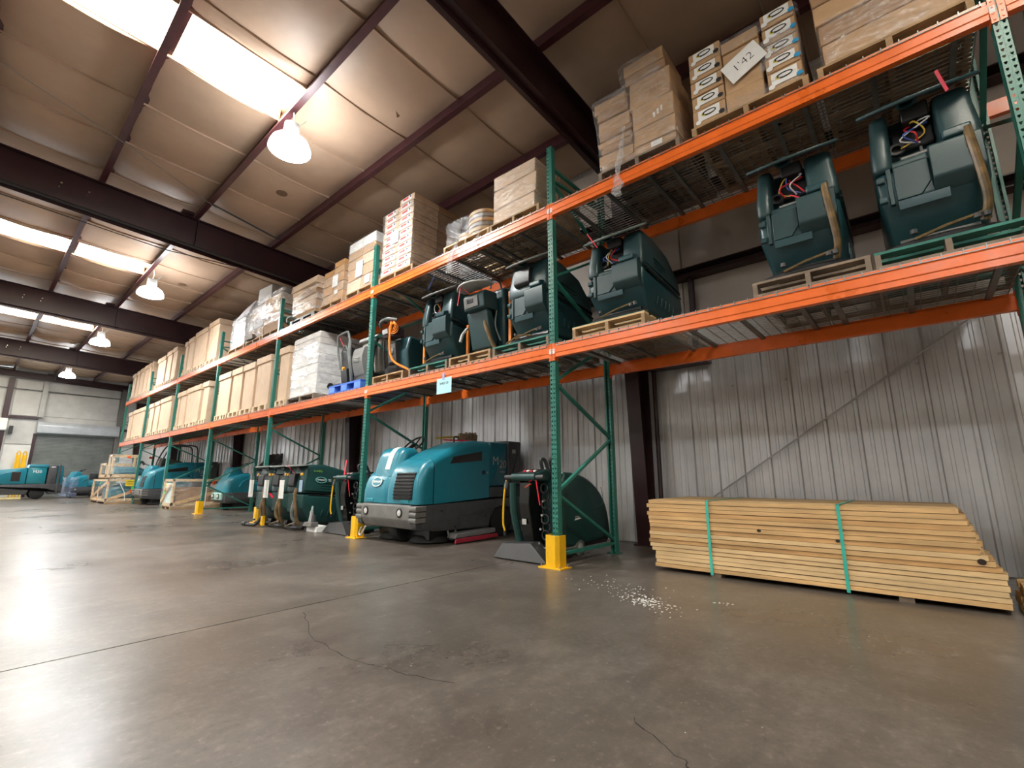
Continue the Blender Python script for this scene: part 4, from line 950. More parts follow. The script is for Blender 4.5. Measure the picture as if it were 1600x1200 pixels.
s3 = scrubber('dark teal scrubber just right of the nearest post on the lower shelf', grp, .66, .98, 1.02, hose=None, seed=3, pmat=pm('grey_green_plate', (.12, .15, .14), .4), strap=(.2, .12, .05)); place(s3, .12, -.74, zt)
zt = pallet('t', .06, .94, ZL, 'green-topped pallet under the grey-fronted scrubber left of the nearest post', x0=.02)
s4 = scrubber('dark scrubber with arched grey control plate left of the nearest post', grp, .64, 1.08, 1.05, hose=None, opened=0, seed=4, pmat=MGREY); place(s4, .13, .46, zt)
MB().tube([(-.05, -.1, .06), (-.05, .1, .1), (-.05, .3, .03)], .012, 6).build('brown_rod', HOSE, s4)
zt = pallet('w', .98, 1.76, ZL, 'plain wooden pallet under the scrubber with square label panel', x0=.02)
# older narrow scrubber with a label panel
def narrow_scrubber(label, group):
    t = thing('floor_scrubber', label, 'scrubber', group=group)
    bd = roundp([(.28, .1), (.24, .5), (.2, .94), (.3, .98), (.75, .95), (1.0, .7), (1.02, .1)], .04)
    mb = MB(); puff(mb, bd, -.28, .28, .05, 3, f=lambda x, y, z: (x, y * (.85 + .15 * min(1, z / .5)), z)); mb.build('tank', DTEAL2, t)
    MB().prism(roundp([(.2, .1), (.12, .12), (.0, .62), (.08, .66), (.24, .3)], .02), 'y', -.16, .22).build('neck', DTEAL, t, .02)
    MB().prism(roundp([(-.08, .62), (-.11, .8), (-.07, .86), (.16, .88), (.2, .62)], .02), 'y', -.2, .18).build('control_box', DTEAL, t, .015)
    MB().prism([(-.099, .65), (-.122, .79), (-.118, .79), (-.095, .65)], 'y', -.1, .16).build('label_panel', MGREY, t)
    MB().prism([(-.112, .705), (-.121, .76), (-.119, .76), (-.11, .705)], 'y', -.02, .1).build('label_print', INK, t)
    pl = [(-.26 + .14 * (y / .3) ** 2, y) for y in [(-.3 + .06 * q) for q in range(11)]] + [(.02, .28), (.02, -.28)]
    MB().prism(pl, 'z', .93, .955).build('control_plate', LGREY, t, .006)
    MB().prism([(-.1, .95), (.05, .96), (.03, 1.0), (-.08, .99)], 'y', -.14, .12).build('console', DGREY, t, .01)
    MB().tube([(.12, -.12, .95), (.14, -.12, 1.08), (.3, -.12, 1.1), (.36, -.12, .97)], .014, 7, smooth_n=5).build('grab_loop', DGREY, t)
    MB().tube([(.12, -.06, .62), (.05, -.1, .42), (.1, -.16, .2), (.14, -.2, .08)], .028, 10, smooth_n=5).build('drain_hose', HOSE, t)
    MB().tube([(.16, -.2, .62), (.14, -.2, .4), (.2, -.24, .2)], .012, 6, smooth_n=4).build('cable', HOSEG, t)
    MB().tube([(.1, .3, .46), (.04, .34, .36), (.02, .36, .25)], .022, 8).build('spray_handle', LGREY, t)
    MB().tube([(.02, .36, .25), (.06, .34, .16), (.1, .33, .22)], .005, 5, smooth_n=4).build('trigger_wire', BLACK, t)
    MB().bar((-.2, .14, .93), (-.2, .19, .68), .012, .006).build('pink_strap', REDP, t); MB().bar((-.2, .12, .93), (-.14, .04, .84), .016, .006).build('pink_strap', REDP, t)
    text_mb('TENNANT', .055, .001, faceM((.42, -.282, .86), (1, 0, -.05), (0, 0, 1))).build('lettering', MGREY, t)
    MB().box(.15, .95, -.2, .2, .03, .12).build('chassis', BLACK, t)
    for sg in (-1, 1): MB().lathe([(0, -.02), (.07, -.02), (.07, .02), (0, .02)], (.7, sg * .22, .07), (0, 1, 0), 16).build('wheel', RUBBER, t)
    return t
s5 = narrow_scrubber('narrow dark teal scrubber with square grey label panel and pink strap', grp); place(s5, .14, 1.33, zt)
zt = pallet('t', 1.8, 2.66, ZL, 'green-topped pallet under the tall scrubber with arched handle plate', x0=.02)
s6 = scrubber('tall dark scrubber with exposed wiring under an arched handle plate', grp, .68, 1.12, 1.05, hose=None, seed=6, pmat=MGREY); place(s6, .13, 2.2, zt)
MB().tube([(-.17, .0, 1.1), (-.14, -.1, 1.3)], .006, 5).build('blue_tie', WBLU, s6)
zt = pallet('w', 2.8, 3.62, ZL, 'small wooden pallet under the little scrubber draped with orange cord', x0=.02)
# compact scrubber with orange cord
t = thing('compact_scrubber', 'compact black scrubber draped with an orange cord beside the second post', 'scrubber', (.12, 3.2, zt), group=grp)
MB().prism(roundp([(.12, .06), (.08, .4), (.14, .64), (.5, .62), (.62, .3), (.6, .06)], .04), 'y', -.22, .2).build('tank', DTEAL2, t, .04, 3)
MB().prism(roundp([(.04, .2), (.0, .52), (.1, .56), (.16, .2)], .02), 'y', -.02, .2).build('battery_box', DGREY, t, .01)
MB().box(.0, .03, .04, .15, .36, .46).build('meter', MGREY, t, .006); MB().box(.02, .06, .03, .17, .22, .32).build('junction_box', DGREY, t, .006)
MB().prism(roundp([(-.06, .62), (-.1, .76), (-.02, .82), (.14, .78), (.14, .64)], .02), 'y', -.06, .24).build('control_head', pm('maroon_plastic', (.05, .03, .035), .45), t, .02)
MB().prism([(-.094, .68), (-.112, .75), (-.1, .755), (-.085, .69)], 'y', .06, .2).build('display', LGREY, t)
MB().tube([(-.06, .32, .84), (-.14, .2, .88), (-.14, .02, .9), (-.04, -.1, .88)], .026, 9, smooth_n=5).build('handle', HOSEG, t)
MB().tube([(-.02, .26, .6), (.0, .27, .3), (.05, .26, .06)], .02, 8, smooth_n=4).build('lift_hose', BLACK, t)
MB().lathe([(0, 0), (.2, 0), (.22, .1), (.16, .16), (0, .16)], (.16, .08, .0), n=20).build('brush_deck', BLACK, t)
for sg in (-1, 1): MB().lathe([(0, -.02), (.08, -.02), (.08, .02), (0, .02)], (.5, sg * .2, .08), (0, 1, 0), 16).build('wheel', RUBBER, t)
OC = pm('orange_cord', (.9, .25, .02), .45)
tc_ = thing('extension_cord', 'orange extension cord looped over the compact black scrubber', 'cord', (.12, 3.2, zt))
for q in range(4): torus_mb(.055 + .008 * q, .008, Matrix.Translation((-.1, -.1, .78 - .02 * q)) @ Matrix.Rotation(1.2 + .3 * q, 4, 'Z') @ Matrix.Rotation(1.5, 4, 'X'), 20, 6).build('loop', OC, tc_)
MB().tube([(-.12, -.06, .84), (-.13, -.05, .5), (-.1, -.12, .2), (-.02, -.42, .02), (.0, -.5, -.06)], .018, 7, smooth_n=6).build('strand', OC, tc_)
MB().tube([(-.1, -.02, .86), (-.11, -.01, .6), (-.09, -.1, .22), (.0, -.38, .03)], .01, 6, smooth_n=6).build('strand', OC, tc_)
for (y, z1, lab) in ((.93, 1.0, 'upright orange strap standing between two scrubbers left of the nearest post'), (1.74, .7, 'upright orange strap beside the narrow scrubber'), (2.72, .6, 'upright orange strap beside the tall scrubber with wiring')):
    tag(MB().box(.34, .37, y - .02, y + .02, ZL + .04, ZL + z1).build('orange_strap', OC), lab, 'strap')
# grey extractor and black cart on the blue pallet
zt = ZL + .166
t = thing('grey_extractor', 'grey barrel-shaped extractor on the blue pallet behind the second post', 'extractor', (.14, 4.12, zt))
EXG = pm('warm_grey_plastic', (.3, .29, .26), .5, 0, .1, 5)
MB().prism(roundp([(.1, .12), (.06, .5), (.12, .78), (.7, .8), (.82, .5), (.8, .12)], .06), 'y', -.3, .26).build('tank', EXG, t, .06, 3)
MB().prism(roundp([(.02, .1), (-.06, .4), (-.02, .62), (.12, .66), (.14, .1)], .06), 'y', -.02, .3).build('front_cover', pm('darker_grey_plastic', (.2, .2, .19), .5), t, .05, 3)  # front cover in a darker grey than the tank
MB().prism([(.05, .74), (.72, .78), (.72, .83), (.05, .8)], 'y', -.31, .27).build('lid', LGREY, t, .015)
for q in range(3): MB().bar((-.062, .05, .36 + .03 * q), (-.062, .22, .38 + .03 * q), .006, .01).build('badge_bar', LGREY, t)
MB().prism([(0, 0), (.75, 0), (.75, .1), (0, .12)], 'y', -.3, .3).build('base', BLACK, t, .02)
for sg in (-1, 1): MB().lathe([(0, -.02), (.07, -.02), (.07, .02), (0, .02)], (.6, sg * .29, .06), (0, 1, 0), 16).build('wheel', RUBBER, t)
MB().tube([(.1, -.24, .78), (.02, -.27, .5), (.0, -.28, .2), (.06, -.27, .04)], .03, 8, smooth_n=5).build('suction_hose', BLACK, t)
t = thing('sweeper_cart', 'upright black machine with looped handle and orange knob on the blue pallet', 'sweeper', (.1, 4.74, zt))
MB().prism(roundp([(.1, .3), (.04, .66), (.08, .7), (.2, .66), (.2, .3)], .03), 'y', -.2, .2).build('back_shell', DGREY, t, .02)
MB().tube([(.08, .2, .34), (.02, .23, .66), (-.02, .2, .9), (-.03, .12, .95), (-.03, -.1, .97), (-.02, -.17, .93), (.02, -.2, .68), (.08, -.18, .36)], .02, 8, smooth_n=5).build('handle', HOSEG, t)
MB().tube([(.05, .12, .5), (.0, .05, .64), (-.01, -.08, .72), (.03, -.14, .5)], .012, 7, smooth_n=5).build('inner_loop', HOSEG, t)
MB().tube([(-.02, -.24, .78), (-.04, -.28, .5), (.0, -.3, .22), (.06, -.24, .04), (.1, -.1, .0)], .03, 9, smooth_n=5).build('hose', HOSEG, t)
MB().prism(roundp([(.06, .02), (.02, .3), (.16, .34), (.22, .02)], .02), 'y', -.1, .1).build('motor', BLACK, t, .02)
MB().lathe([(0, 0), (.03, 0), (.03, .03), (0, .04)], (.0, -.06, .3), (-1, 0, 0), 12).build('knob', pm('orange_knob', (.85, .35, .02), .45), t)
MB().lathe([(0, -.015), (.06, -.015), (.06, .015), (0, .015)], (-.02, .36, .03), (0, 1, 0), 14).build('caster', BLACK, t)
MB().bar((-.02, .36, .03), (.12, .1, .06), .03, .03).build('axle_arm', BLACK, t)
MB().bar((-.03, .16, .95), (-.02, -.03, .72), .01, .004).build('red_tie', REDP, t)

# ---- three tagged scrubbers on the floor
g2 = 'tagged scrubbers parked on the floor'
ft = [scrubber('dark teal scrubber with white tag and oval logo, rightmost of three parked on the floor', g2, .58, 1.13, 1.22, hose='right', opened=0, block=0, latch=0, tag_bag=(.06,), logo=1, seed=7, strap=(-.04, -.12, .1), sidemat=BDARK, mat=BDARK, plate=.1, pmat=pm('silver_grey_plate', (.2, .22, .21), .35))]
place(ft[0], -.2, 5.56, 0, .03)
for (y, x, lab) in ((6.16, -.22, 'dark teal scrubber with white tag, middle of three parked on the floor'), (6.77, -.25, 'dark teal scrubber with tilted white tag, leftmost of three parked on the floor')):
    ft.append(dup(ft[0], (x, y, 0), .06, lab, g2, skip=('logo_ring', 'logo_lettering', 'lettering', 'red_tag')))
for q, tt in enumerate(ft):
    for sg in (-1, 1): MB().lathe([(0, 0), (.03, 0), (.026, .02), (0, .024)], (.0, sg * .24, .96), (-1, 0, .2), 12).build('amber_button', pm('amber_plastic', (.8, .4, .02), .35), tt)
    MB().tube([(-.02, -.1, .52), (-.06, -.12, .38), (-.04, -.1, .22), (.05, -.14, .1)], .03, 9, smooth_n=5).build('drain_hose', HOSE if q else HOSEG, tt)
MB().box(-.004, .0, -.28, -.17, .66, .86).build('blue_label', pm('blue_white_label', (.35, .5, .65), .5, 0, .2, 20), ft[0])
MB().bar((-.1, .1, .62), (-.1, -.02, .54), .04, .01).build('red_key_tag', REDP, ft[1])
th = thing('loose_hose', 'black hose end with coupling lying on the floor before the tagged scrubbers', 'hose', (0, 0, 0))
MB().tube([(-.28, 6.62, .2), (-.36, 6.66, .05), (-.4, 6.8, .035), (-.42, 7.0, .035)], .03, 9, smooth_n=5).build('hose', BLACK, th)
MB().lathe([(0, 0), (.04, 0), (.04, .05), (.032, .06), (.04, .08), (.036, .12), (0, .12)], (-.42, 6.98, .04), (-.1, 1, 0), 14).build('coupling', BLACK, th)
MB().bar((-.3, 6.52, .03), (-.3, 6.52, .2), .07, .05).build('yellow_clip', YELL, th)

# ================================================================ SMALL FLOOR PART (grey squeegee head)
t = thing('squeegee_head', 'detached grey squeegee head standing on the floor between the scrubbers', 'spare part', (-.12, 5.02, 0)); t.scale = (.6, .5, .85)
MB().prism([(-.22, 0), (-.2, .11), (.1, .12), (.14, 0)], 'y', -.36, .36, f=lambda x, y, z: (x + .25 * (y / .36) ** 2 * (1), y, z)).build('white_skirt', WHITE, t, .01)
MB().prism([(-.12, .11), (-.1, .2), (.1, .2), (.12, .11)], 'y', -.3, .06).build('grey_cover', MGREY, t, .015)
MB().prism([(-.1, .11), (-.05, .19), (.1, .19), (.12, .11)], 'y', .1, .34).build('grey_cover', MGREY, t, .015)
MB().prism([(.06, .18), (.26, .18), (.07, .5), (.0, .5)], 'y', .14, .165, f=lambda x, y, z: (y - .1, x + .02, z)).build('fin_plate', pm('pale_green_plate', (.45, .55, .5), .5), t)
MB().lathe([(0, .18), (.06, .18), (.06, .3), (.05, .36), (.055, .4), (0, .4)], (0, -.04, 0), n=16).build('grey_port', LGREY, t)
MB().lathe([(0, .18), (.07, .18), (.05, .34), (0, .34)], (0, -.2, 0), n=16).build('black_port', DGREY, t)
for q in range(3): MB().bar((-.235, -.17 - .05 * q, .03), (-.23, -.17 - .05 * q, .1), .022, .003).build('black_mark', INK, t)

# ================================================================ EXTRACTORS (wedge body, floor shoe)
def extractor(label, group):
    t = thing('carpet_extractor', label, 'extractor', group=group)
    bd = [(.34, .1), (.3, .5), (.32, .86), (.4, .965)]
    bd += [(.45 + .93 * math.sin(a) ** 1.0, .22 + .745 * math.cos(a) ** .82) for a in [PI / 2 * q / 12 for q in range(1, 12)]] + [(1.4, .2), (1.36, .14)]
    mb = MB(); puff(mb, bd, -.31, .31, .06, 3); mb.build('tank', BDARK, t)
    MB().prism([(.36, .2), (.4, .1), (1.3, .1), (1.38, .18)], 'y', -.29, .29).build('chassis', BLACK, t)
    mb = MB(); mb.tube([(1.0, -.318, .54), (1.17, -.318, .56), (1.2, -.318, .66), (1.16, -.316, .78)], .0035, 5); mb.build('panel_line', pm('seam_highlight', (.05, .13, .13), .5), t)
    M = faceM((.62, -.313, .42), (1, 0, 0), (0, 0, 1))
    MB().prism([(-.08, -.01), (.07, .004), (.02, .02), (-.06, .012)], 'z', 0, .002).xf(M).build('badge', WHITE, t); MB().prism([(-.07, .022), (.04, .03), (.0, .038), (-.06, .034)], 'z', 0, .002).xf(M).build('badge', LGREY, t)
    for sg in (-1, 1):
        MB().lathe([(0, -.02), (.085, -.02), (.1, -.012), (.1, .012), (.085, .02), (0, .02)], (.66, sg * .29, .1), (0, 1, 0), 24).build('wheel', HOSEG, t)
        MB().lathe([(0, -.024), (.02, -.026), (.05, -.023), (.052, .023), (0, .024)], (.66, sg * .29, .1), (0, 1, 0), 16).build('hub_cap', LGREY, t)
    # front frame
    MB().prism(roundp([(.0, .86), (-.02, .93), (.24, 1.0), (.3, .96), (.26, .86)], .02), 'y', -.16, .17).build('console', BDARK, t, .015)
    MB().prism([(.03, .945), (.2, .99), (.2, .996), (.03, .951)], 'y', -.12, .13).build('switch_panel', BLACK, t)
    for q, m in enumerate((WHITE, REDP, WHITE, REDP)): MB().prism([(.09, .963), (.12, .971), (.12, .985), (.09, .977)], 'y', -.09 + .05 * q, -.06 + .05 * q).build('switch', m, t)
    MB().tube([(.0, .28, .905), (.0, -.28, .905)], .026, 12).build('handle_bar', DGREY, t); MB().tube([(.0, .17, .905), (.0, -.17, .905)], .042, 14).build('handle_sleeve', BDARK, t)
    MB().prism(roundp([(.04, .86), (.02, .6), (.12, .1), (.3, .1), (.32, .86)], .02), 'y', -.05, .1).build('front_frame', pm('gloss_black', (.004,.004,.004), .25), t, .01)
    MB().tube([(.02, .18, .84), (.06, .2, .5), (.14, .18, .18)], .045, 10, smooth_n=4).build('side_tube', BDARK, t)
    MB().tube([(.06, .06, .5), (.1, .05, .3), (.16, .06, .14)], .014, 7, smooth_n=4).build('lever', DGREY, t)
    rnd = random.Random(3)
    for q in range(7):
        torus_mb(.05, .011, Matrix.Translation((.12 + .05 * rnd.random(), -.2 + .02 * rnd.random(), .78 - .085 * q)) @ Matrix.Rotation(rnd.uniform(-.5, .5), 4, 'X') @ Matrix.Rotation(PI / 2 + rnd.uniform(-.4, .4), 4, 'Y'), 18, 6).build('hose_coil', BLACK, t)
    for q in range(4): MB().lathe([(0, 0), (.014, 0), (.014, .02), (0, .02)], (.08, -.22 + .02 * q, .64 - .15 * q), (-1, 0, 0), 8).build('hose_clip', CHROME, t)
    for q in (0, 1): MB().tube([(.3, -.05 - .14 * q, .95), (.24, -.06 - .14 * q, 1.1), (.3, -.08 - .14 * q, 1.09), (.36, -.1 - .14 * q, .9), (.37, -.1 - .14 * q, .74)][: (3 if False else 5)], .022, 9, smooth_n=5).build('solution_hose', BLACK if q else DGREY, t)
    MB().box(.034, .04, .0, .06, .38, .44).build('rating_plate', LGREY, t)
    # vacuum shoe: wedge with flared sides
    mb = MB(); a = [(-.1, .39, .01), (-.1, -.39, .01), (.12, -.36, .01), (.12, .36, .01), (-.02, .32, .16), (-.02, -.1, .19), (.16, -.1, .2), (.16, .32, .17)]
    mb.add(a, [[0, 1, 5, 4], [1, 2, 6, 5], [2, 3, 7, 6], [3, 0, 4, 7], [4, 5, 6, 7], [3, 2, 1, 0]]); mb.build('vacuum_shoe', pm('charcoal_shoe', (.035, .035, .037), .5), t, .008)
    MB().box(.1, .45, -.34, .34, .02, .15).build('brush_housing', BLACK, t, .02)
    MB().tube([(.08, -.36, .14), (.3, -.37, .12), (.5, -.34, .12)], .018, 7).build('lift_bar', HOSEG, t)
    MB().bar((-.04, -.1, .85), (.0, -.16, .9), .02, .004).build('red_tie', REDP, t); MB().bar((-.01, -.18, .87), (.03, -.2, .6), .014, .004).build('red_tie', REDP, t)
    MB().bar((-.03, -.12, .83), (-.04, -.05, .79), .03, .006).build('red_key_tag', pm('coral_tag', (.85, .12, .05), .45), t)
    MB().tube([(.0, .27, .87), (-.015, .29, .7), (-.02, .3, .4), (-.01, .28, .3)], .012, 6, smooth_n=4).build('power_cord', YELL, t)
    MB().lathe([(0, 0), (.02, 0), (.024, .06), (.01, .1), (0, .1)], (0.0, .26, .86), (-.1, .2, -1), 10).build('cord_grip', HOSEG, t)
    MB().lathe([(0, 0), (.016, 0), (.016, .05), (0, .05)], (-.01, .28, .3), (0, 0, -1), 8).build('cord_plug', BLACK, t)
    MB().prism([(.36, .955), (.4, 1.0), (.56, 1.0), (.6, .955)], 'y', -.1, .12).build('tank_lid', BLACK, t, .01)
    MB().lathe([(0, 0), (.05, 0), (.05, .02), (0, .02)], (.5, .05, 1.0), n=16).build('lid_knob', LGREY, t)
    return t
ea = extractor('bottle-green wedge-shaped carpet extractor standing behind the nearest post', 'carpet extractors'); place(ea, .1, .5, 0, 0)
eb = dup(ea, (.08, 4.42, 0), 0, 'bottle-green carpet extractor half hidden behind the second post', 'carpet extractors', skip=('red_key_tag',))
MB().bar((.0, -.03, .93), (.06, .03, 1.2), .02, .004).build('red_strap', REDP, eb)

# ================================================================ RIDER SWEEPERS (local: front faces -x, camera side at y=0)
GRILLE = pm('grille_black', (.01, .011, .012), .4)
def rider(label, group):
    t = thing('rider_sweeper', label, 'sweeper', group=group); Wd = 1.42
    sk = [(.08, .22), (.3, .18), (1.36, .165), (1.4, .3), (1.5, .43), (1.68, .47), (1.86, .43), (1.96, .3), (2.0, .2), (2.14, .22), (2.14, .6), (.08, .53)]
    puff(MB(), sk, 0, Wd, .02, 2).build('skirt', DGREY, t)
    MB().box(.75, 1.36, -.008, .02, .19, .36).build('side_door', DGREY, t, .006)
    for (x, z) in ((1.28, .335), (.66, .22), (.4, .45)): MB().lathe([(0, 0), (.014, 0), (.012, .008), (0, .008)], (x, -.006, z), (0, -1, 0), 10).build('fastener', BLACK, t)
    # front bumper with ribbed corner pads and headlamps
    MB().prism(roundp([(-.03, .30), (-.05, .34), (-.05, .52), (-.02, .535), (.12, .535), (.12, .2), (.03, .22)], .012), 'y', .13, Wd - .13).build('bumper', MGREY, t, .01)
    for a, b in ((-.01, .14), (Wd - .14, Wd + .01)):
        for q in range(3): MB().prism(roundp([(-.045, .305 + .075 * q), (-.055, .34 + .075 * q), (-.045, .372 + .075 * q), (.13, .372 + .075 * q), (.13, .305 + .075 * q)], .01), 'y', a, b).build('corner_pad', MGREY, t, .012)
        MB().prism([(-.02, .24), (-.03, .305), (.1, .305), (.1, .2)], 'y', a + .02, b - .02).build('bumper_corner', DGREY, t, .01)
    for y in (.34, 1.16):
        MB().lathe([(.045, 0), (.062, 0), (.062, .012), (.05, .016), (.045, .006)], (-.05, y, .43), (-1, 0, 0), 24, caps=False).build('lamp_ring', BLACK, t)
        MB().lathe([(0, 0), (.047, 0), (.04, .012), (0, .018)], (-.05, y, .43), (-1, 0, 0), 24).build('headlamp', pm('headlamp_lens', (.75, .75, .75), .15, .3, .1, 30), t)
    # nose and engine cover (camera side)
    nose = roundp([(.0, .545), (.0, .72), (.05, .93), (.12, 1.06), (.26, 1.165), (.262, .545)], .05)[:-4] + [(.262, .545)]
    nose = [(.0, .545), (.0, .64), (.004, .74), (.022, .85), (.05, .94), (.09, 1.02), (.14, 1.085), (.2, 1.135), (.258, 1.168), (.258, .545)]
    puffc(MB(), nose, .02, .8, .13, 6).build('nose', TEAL, t, angle=50)
    puffc(MB(), [(.256, .56), (.256, 1.15), (.285, 1.165), (.285, .56)], .028, .74, .13, 6, clipx=(0, 0)).build('seam', BLACK, t)
    cov = [(.278, .545), (.278, 1.179), (.4, 1.24), (.56, 1.312), (.76, 1.39), (.9, 1.435), (1.0, 1.458), (1.1, 1.468), (1.38, 1.47), (1.38, .6)]
    puffc(MB(), cov, .02, .74, .13, 6, clipx=(0, 0)).build('engine_cover', TEAL, t, angle=50)
    nl = [(.0, .545), (.0, .64), (.004, .72), (.03, .83), (.07, .91), (.13, .98), (.24, 1.03), (.36, 1.06), (.62, 1.03), (.62, .545)]
    puffc(MB(), nl, .72, Wd - .02, .13, 6).build('nose', TEAL, t, angle=50)
    pod = [(.08, .92), (.11, 1.05), (.15, 1.18), (.19, 1.27), (.235, 1.325), (.3, 1.35), (.46, 1.345), (.53, 1.28), (.6, 1.13), (.66, .95)]
    puffc(MB(), pod, .64, 1.28, .12, 6, clipx=(-1, 1)).build('steering_pod', TEAL, t, angle=50)
    MB().prism([(.1, 1.02), (.112, 1.05), (.152, 1.18), (.192, 1.27), (.237, 1.325), (.3, 1.35), (.3, 1.358), (.233, 1.333), (.184, 1.274), (.143, 1.182), (.1, 1.04)], 'y', .83, .95).build('white_stripe', WHITE, t)
    # grille
    def fx(z): return .0 if z < .72 else .05 * (z - .72) / .21
    MB().prism([(-.012, .6), (-.012, .73), (.042, .97), (.09, .97), (.05, .6)], 'y', .14, .56).build('grille_frame', GRILLE, t, .006)
    for q in range(8):
        z = .625 + .046 * q; MB().prism([(fx(z) - .024, z - .012), (fx(z) - .03, z + .004), (fx(z) - .005, z + .014), (fx(z), z - .004)], 'y', .15, .55).build('grille_slat', GRILLE, t)
    for y in (.3, 1.15): MB().prism([(-.008, .56), (-.012, .6), (.01, .61), (.01, .56)], 'y', y - .09, y + .09).build('latch_recess', pm('teal_highlight', (.03, .33, .42), .25), t, .004)
    M = faceM((-.004 + .03, 1.02, .84), (0, -1, 0), (.26, 0, .96)) @ Matrix.Translation((0, 0, .008))
    oval_logo(t, M, .26, .145, 'TENNANT', pm('logo_grey', (.6, .68, .7), .4), WHITE, .048, fillm=TEAL)
    # side details
    MB().prism([(.56, 1.1), (1.2, 1.16), (1.2, 1.3), (.62, 1.2)], 'y', -.002 + .014, .03).build('side_window', pm('smoked_window', (.03, .022, .02), .2), t)
    MB().lathe([(0, 0), (.035, 0), (.035, .01), (0, .012)], (1.25, .022, .98), (0, -1, 0), 18).build('lock', pm('lock_blue', (.01, .02, .06), .4), t)
    MB().lathe([(0, 0), (.014, 0), (.014, .01), (0, .01)], (1.33, .022, .98), (0, -1, 0), 10).build('rivet', LGREY, t)
    puff(MB(), roundp([(1.39, .77), (1.39, 1.462), (1.8, 1.462), (1.8, .77)], .02), .02, Wd - .02, .03, 2).build('rear_cabinet', pm('deep_teal_bodywork', (.01, .135, .185), .3, 0, .06), t)
    puff(MB(), roundp([(1.39, .6), (1.39, .762), (2.14, .762), (2.14, .6)], .02), .02, Wd - .02, .02, 2).build('rear_skirt', DGREY, t)
    puff(MB(), roundp([(1.81, .765), (1.81, 1.5), (2.14, 1.5), (2.14, .765)], .02), .0, Wd, .04, 2).build('hopper', DGREY, t)
    MB().box(1.9, 1.98, -.008, .0, 1.3, 1.36).build('hopper_label', LGREY, t)
    Mt = faceM((1.6, .012, 1.13), (1, 0, 0), (0, 0, 1))
    text_mb('M', .19, .002, Mt @ Matrix.Translation((-.085, .03, 0)), bold=0).build('lettering', LGREY, t); text_mb('20', .17, .002, Mt @ Matrix.Translation((.085, -.02, 0)), bold=.001).build('lettering', LGREY, t)
    MB().box(1.62, 1.74, .008, .018, .985, 1.0).build('small_print', LGREY, t)
    # operator place
    Mw = Matrix.Translation((.66, 1.02, 1.42)) @ Matrix.Rotation(-.75, 4, 'Y')
    torus_mb(.19, .014, Mw, 28, 7).build('steering_wheel', BLACK, t)
    for a in (0, 2.1, 4.2): MB().bar(Mw @ Vector((0, 0, -.02)), Mw @ Vector((.18 * math.cos(a), .18 * math.sin(a), 0)), .02, .012).build('wheel_spoke', BLACK, t)
    MB().tube([(.5, 1.02, 1.3), (.66, 1.02, 1.42)], .03, 10).build('steering_column', BLACK, t)
    MB().prism(roundp([(.95, .8), (.95, 1.1), (1.3, 1.08), (1.36, .8)], .04), 'y', .74, 1.3).build('seat', BLACK, t, .03)
    MB().prism(roundp([(1.2, 1.06), (1.26, 1.44), (1.36, 1.44), (1.36, 1.06)], .04), 'y', .76, 1.28).build('seat_back', BLACK, t, .03)
    MB().tube([(.93, .36, 1.42), (.98, .42, 1.52), (1.1, .5, 1.55), (1.26, .58, 1.53), (1.33, .64, 1.46)], .014, 7, smooth_n=5).build('arm_rail', BLACK, t)
    MB().box(.62, 1.0, .72, Wd - .05, .55, .62).build('foot_well', DGREY, t)
    # running gear
    for y in (.1, Wd - .1): MB().lathe([(0, -.08), (.2, -.08), (.235, -.06), (.235, .06), (.2, .08), (0, .08)], (1.68, y, .235), (0, 1, 0), 26).build('wheel', RUBBER, t)
    MB().lathe([(0, -.1), (.2, -.1), (.22, -.07), (.22, .07), (.2, .1), (0, .1)], (.3, Wd / 2, .22), (0, 1, 0), 24).build('front_wheel', RUBBER, t)
    MB().box(.3, 1.3, .12, Wd - .12, .06, .22).build('underside_shade', GRILLE, t)  # black block standing in for the shade beneath the sweeper
    for y in (.35, 1.07): MB().lathe([(0, .02), (.3, .02), (.24, .1), (.1, .13), (0, .13)], (.5, y, 0), n=24).build('brush', RUBBER, t)
    MB().tube([(.55, .03, .18), (.58, .01, .07), (.66, .0, .06), (.7, .03, .17)], .014, 7, smooth_n=5).build('hose_loop', HOSEG, t)
    MB().tube([(-.0, Wd - .2, .2), (-.01, Wd - .1, .07), (.02, Wd + .0, .09), (.05, Wd - .02, .18)], .013, 7, smooth_n=5).build('hose_loop', LGREY, t)
    MB().prism([(.56, .07), (1.38, .09), (1.38, .16), (.6, .14)], 'y', -.12, .06).build('side_squeegee', pm('grey_casting', (.2, .2, .205), .55), t, .012)
    MB().prism([(.54, .012), (1.4, .03), (1.4, .085), (.56, .07)], 'y', -.15, -.125).build('red_blade', pm('crimson_rubber', (.4, .02, .045), .5), t, .004)
    return t
r1 = rider('big teal rider sweeper with white stripe parked between the two nearest posts', 'teal rider sweepers'); place(r1, -.09, 2.16, 0)
bt = thing('broom_head', 'worn brown and yellow broom head lying on top of the big teal sweeper', 'broom', (1.0, 2.7, 1.47))
MB().bar((.1, .0, .09), (.36, -.14, .07), .14, .1).build('bristles', pm('broom_bristle', (.16, .1, .05), .8, 0, .4, 20), bt)
MB().bar((-.26, .14, .05), (.12, .0, .09), .03, .03).build('handle_stub', pm('broom_yellow', (.5, .32, .04), .6), bt)
MB().bar((-.2, .02, .02), (.25, -.14, .02), .02, .02).build('red_edge', REDP, bt)
for q in range(4): MB().lathe([(0, 0), (.03, .01), (.025, .05), (0, .06)], (.2 + .05 * q, -.06 - .02 * q, .11), (random.uniform(-.4, .4), random.uniform(-.4, .4), 1), 8).build('bristle_clump', PALG, bt)
r2 = dup(r1, (-.02, 17.1, 0), 0, 'teal rider sweeper with tubular guard parked far down the rack', 'teal rider sweepers', skip=('white_stripe', 'side_squeegee', 'red_blade', 'arm_rail'))
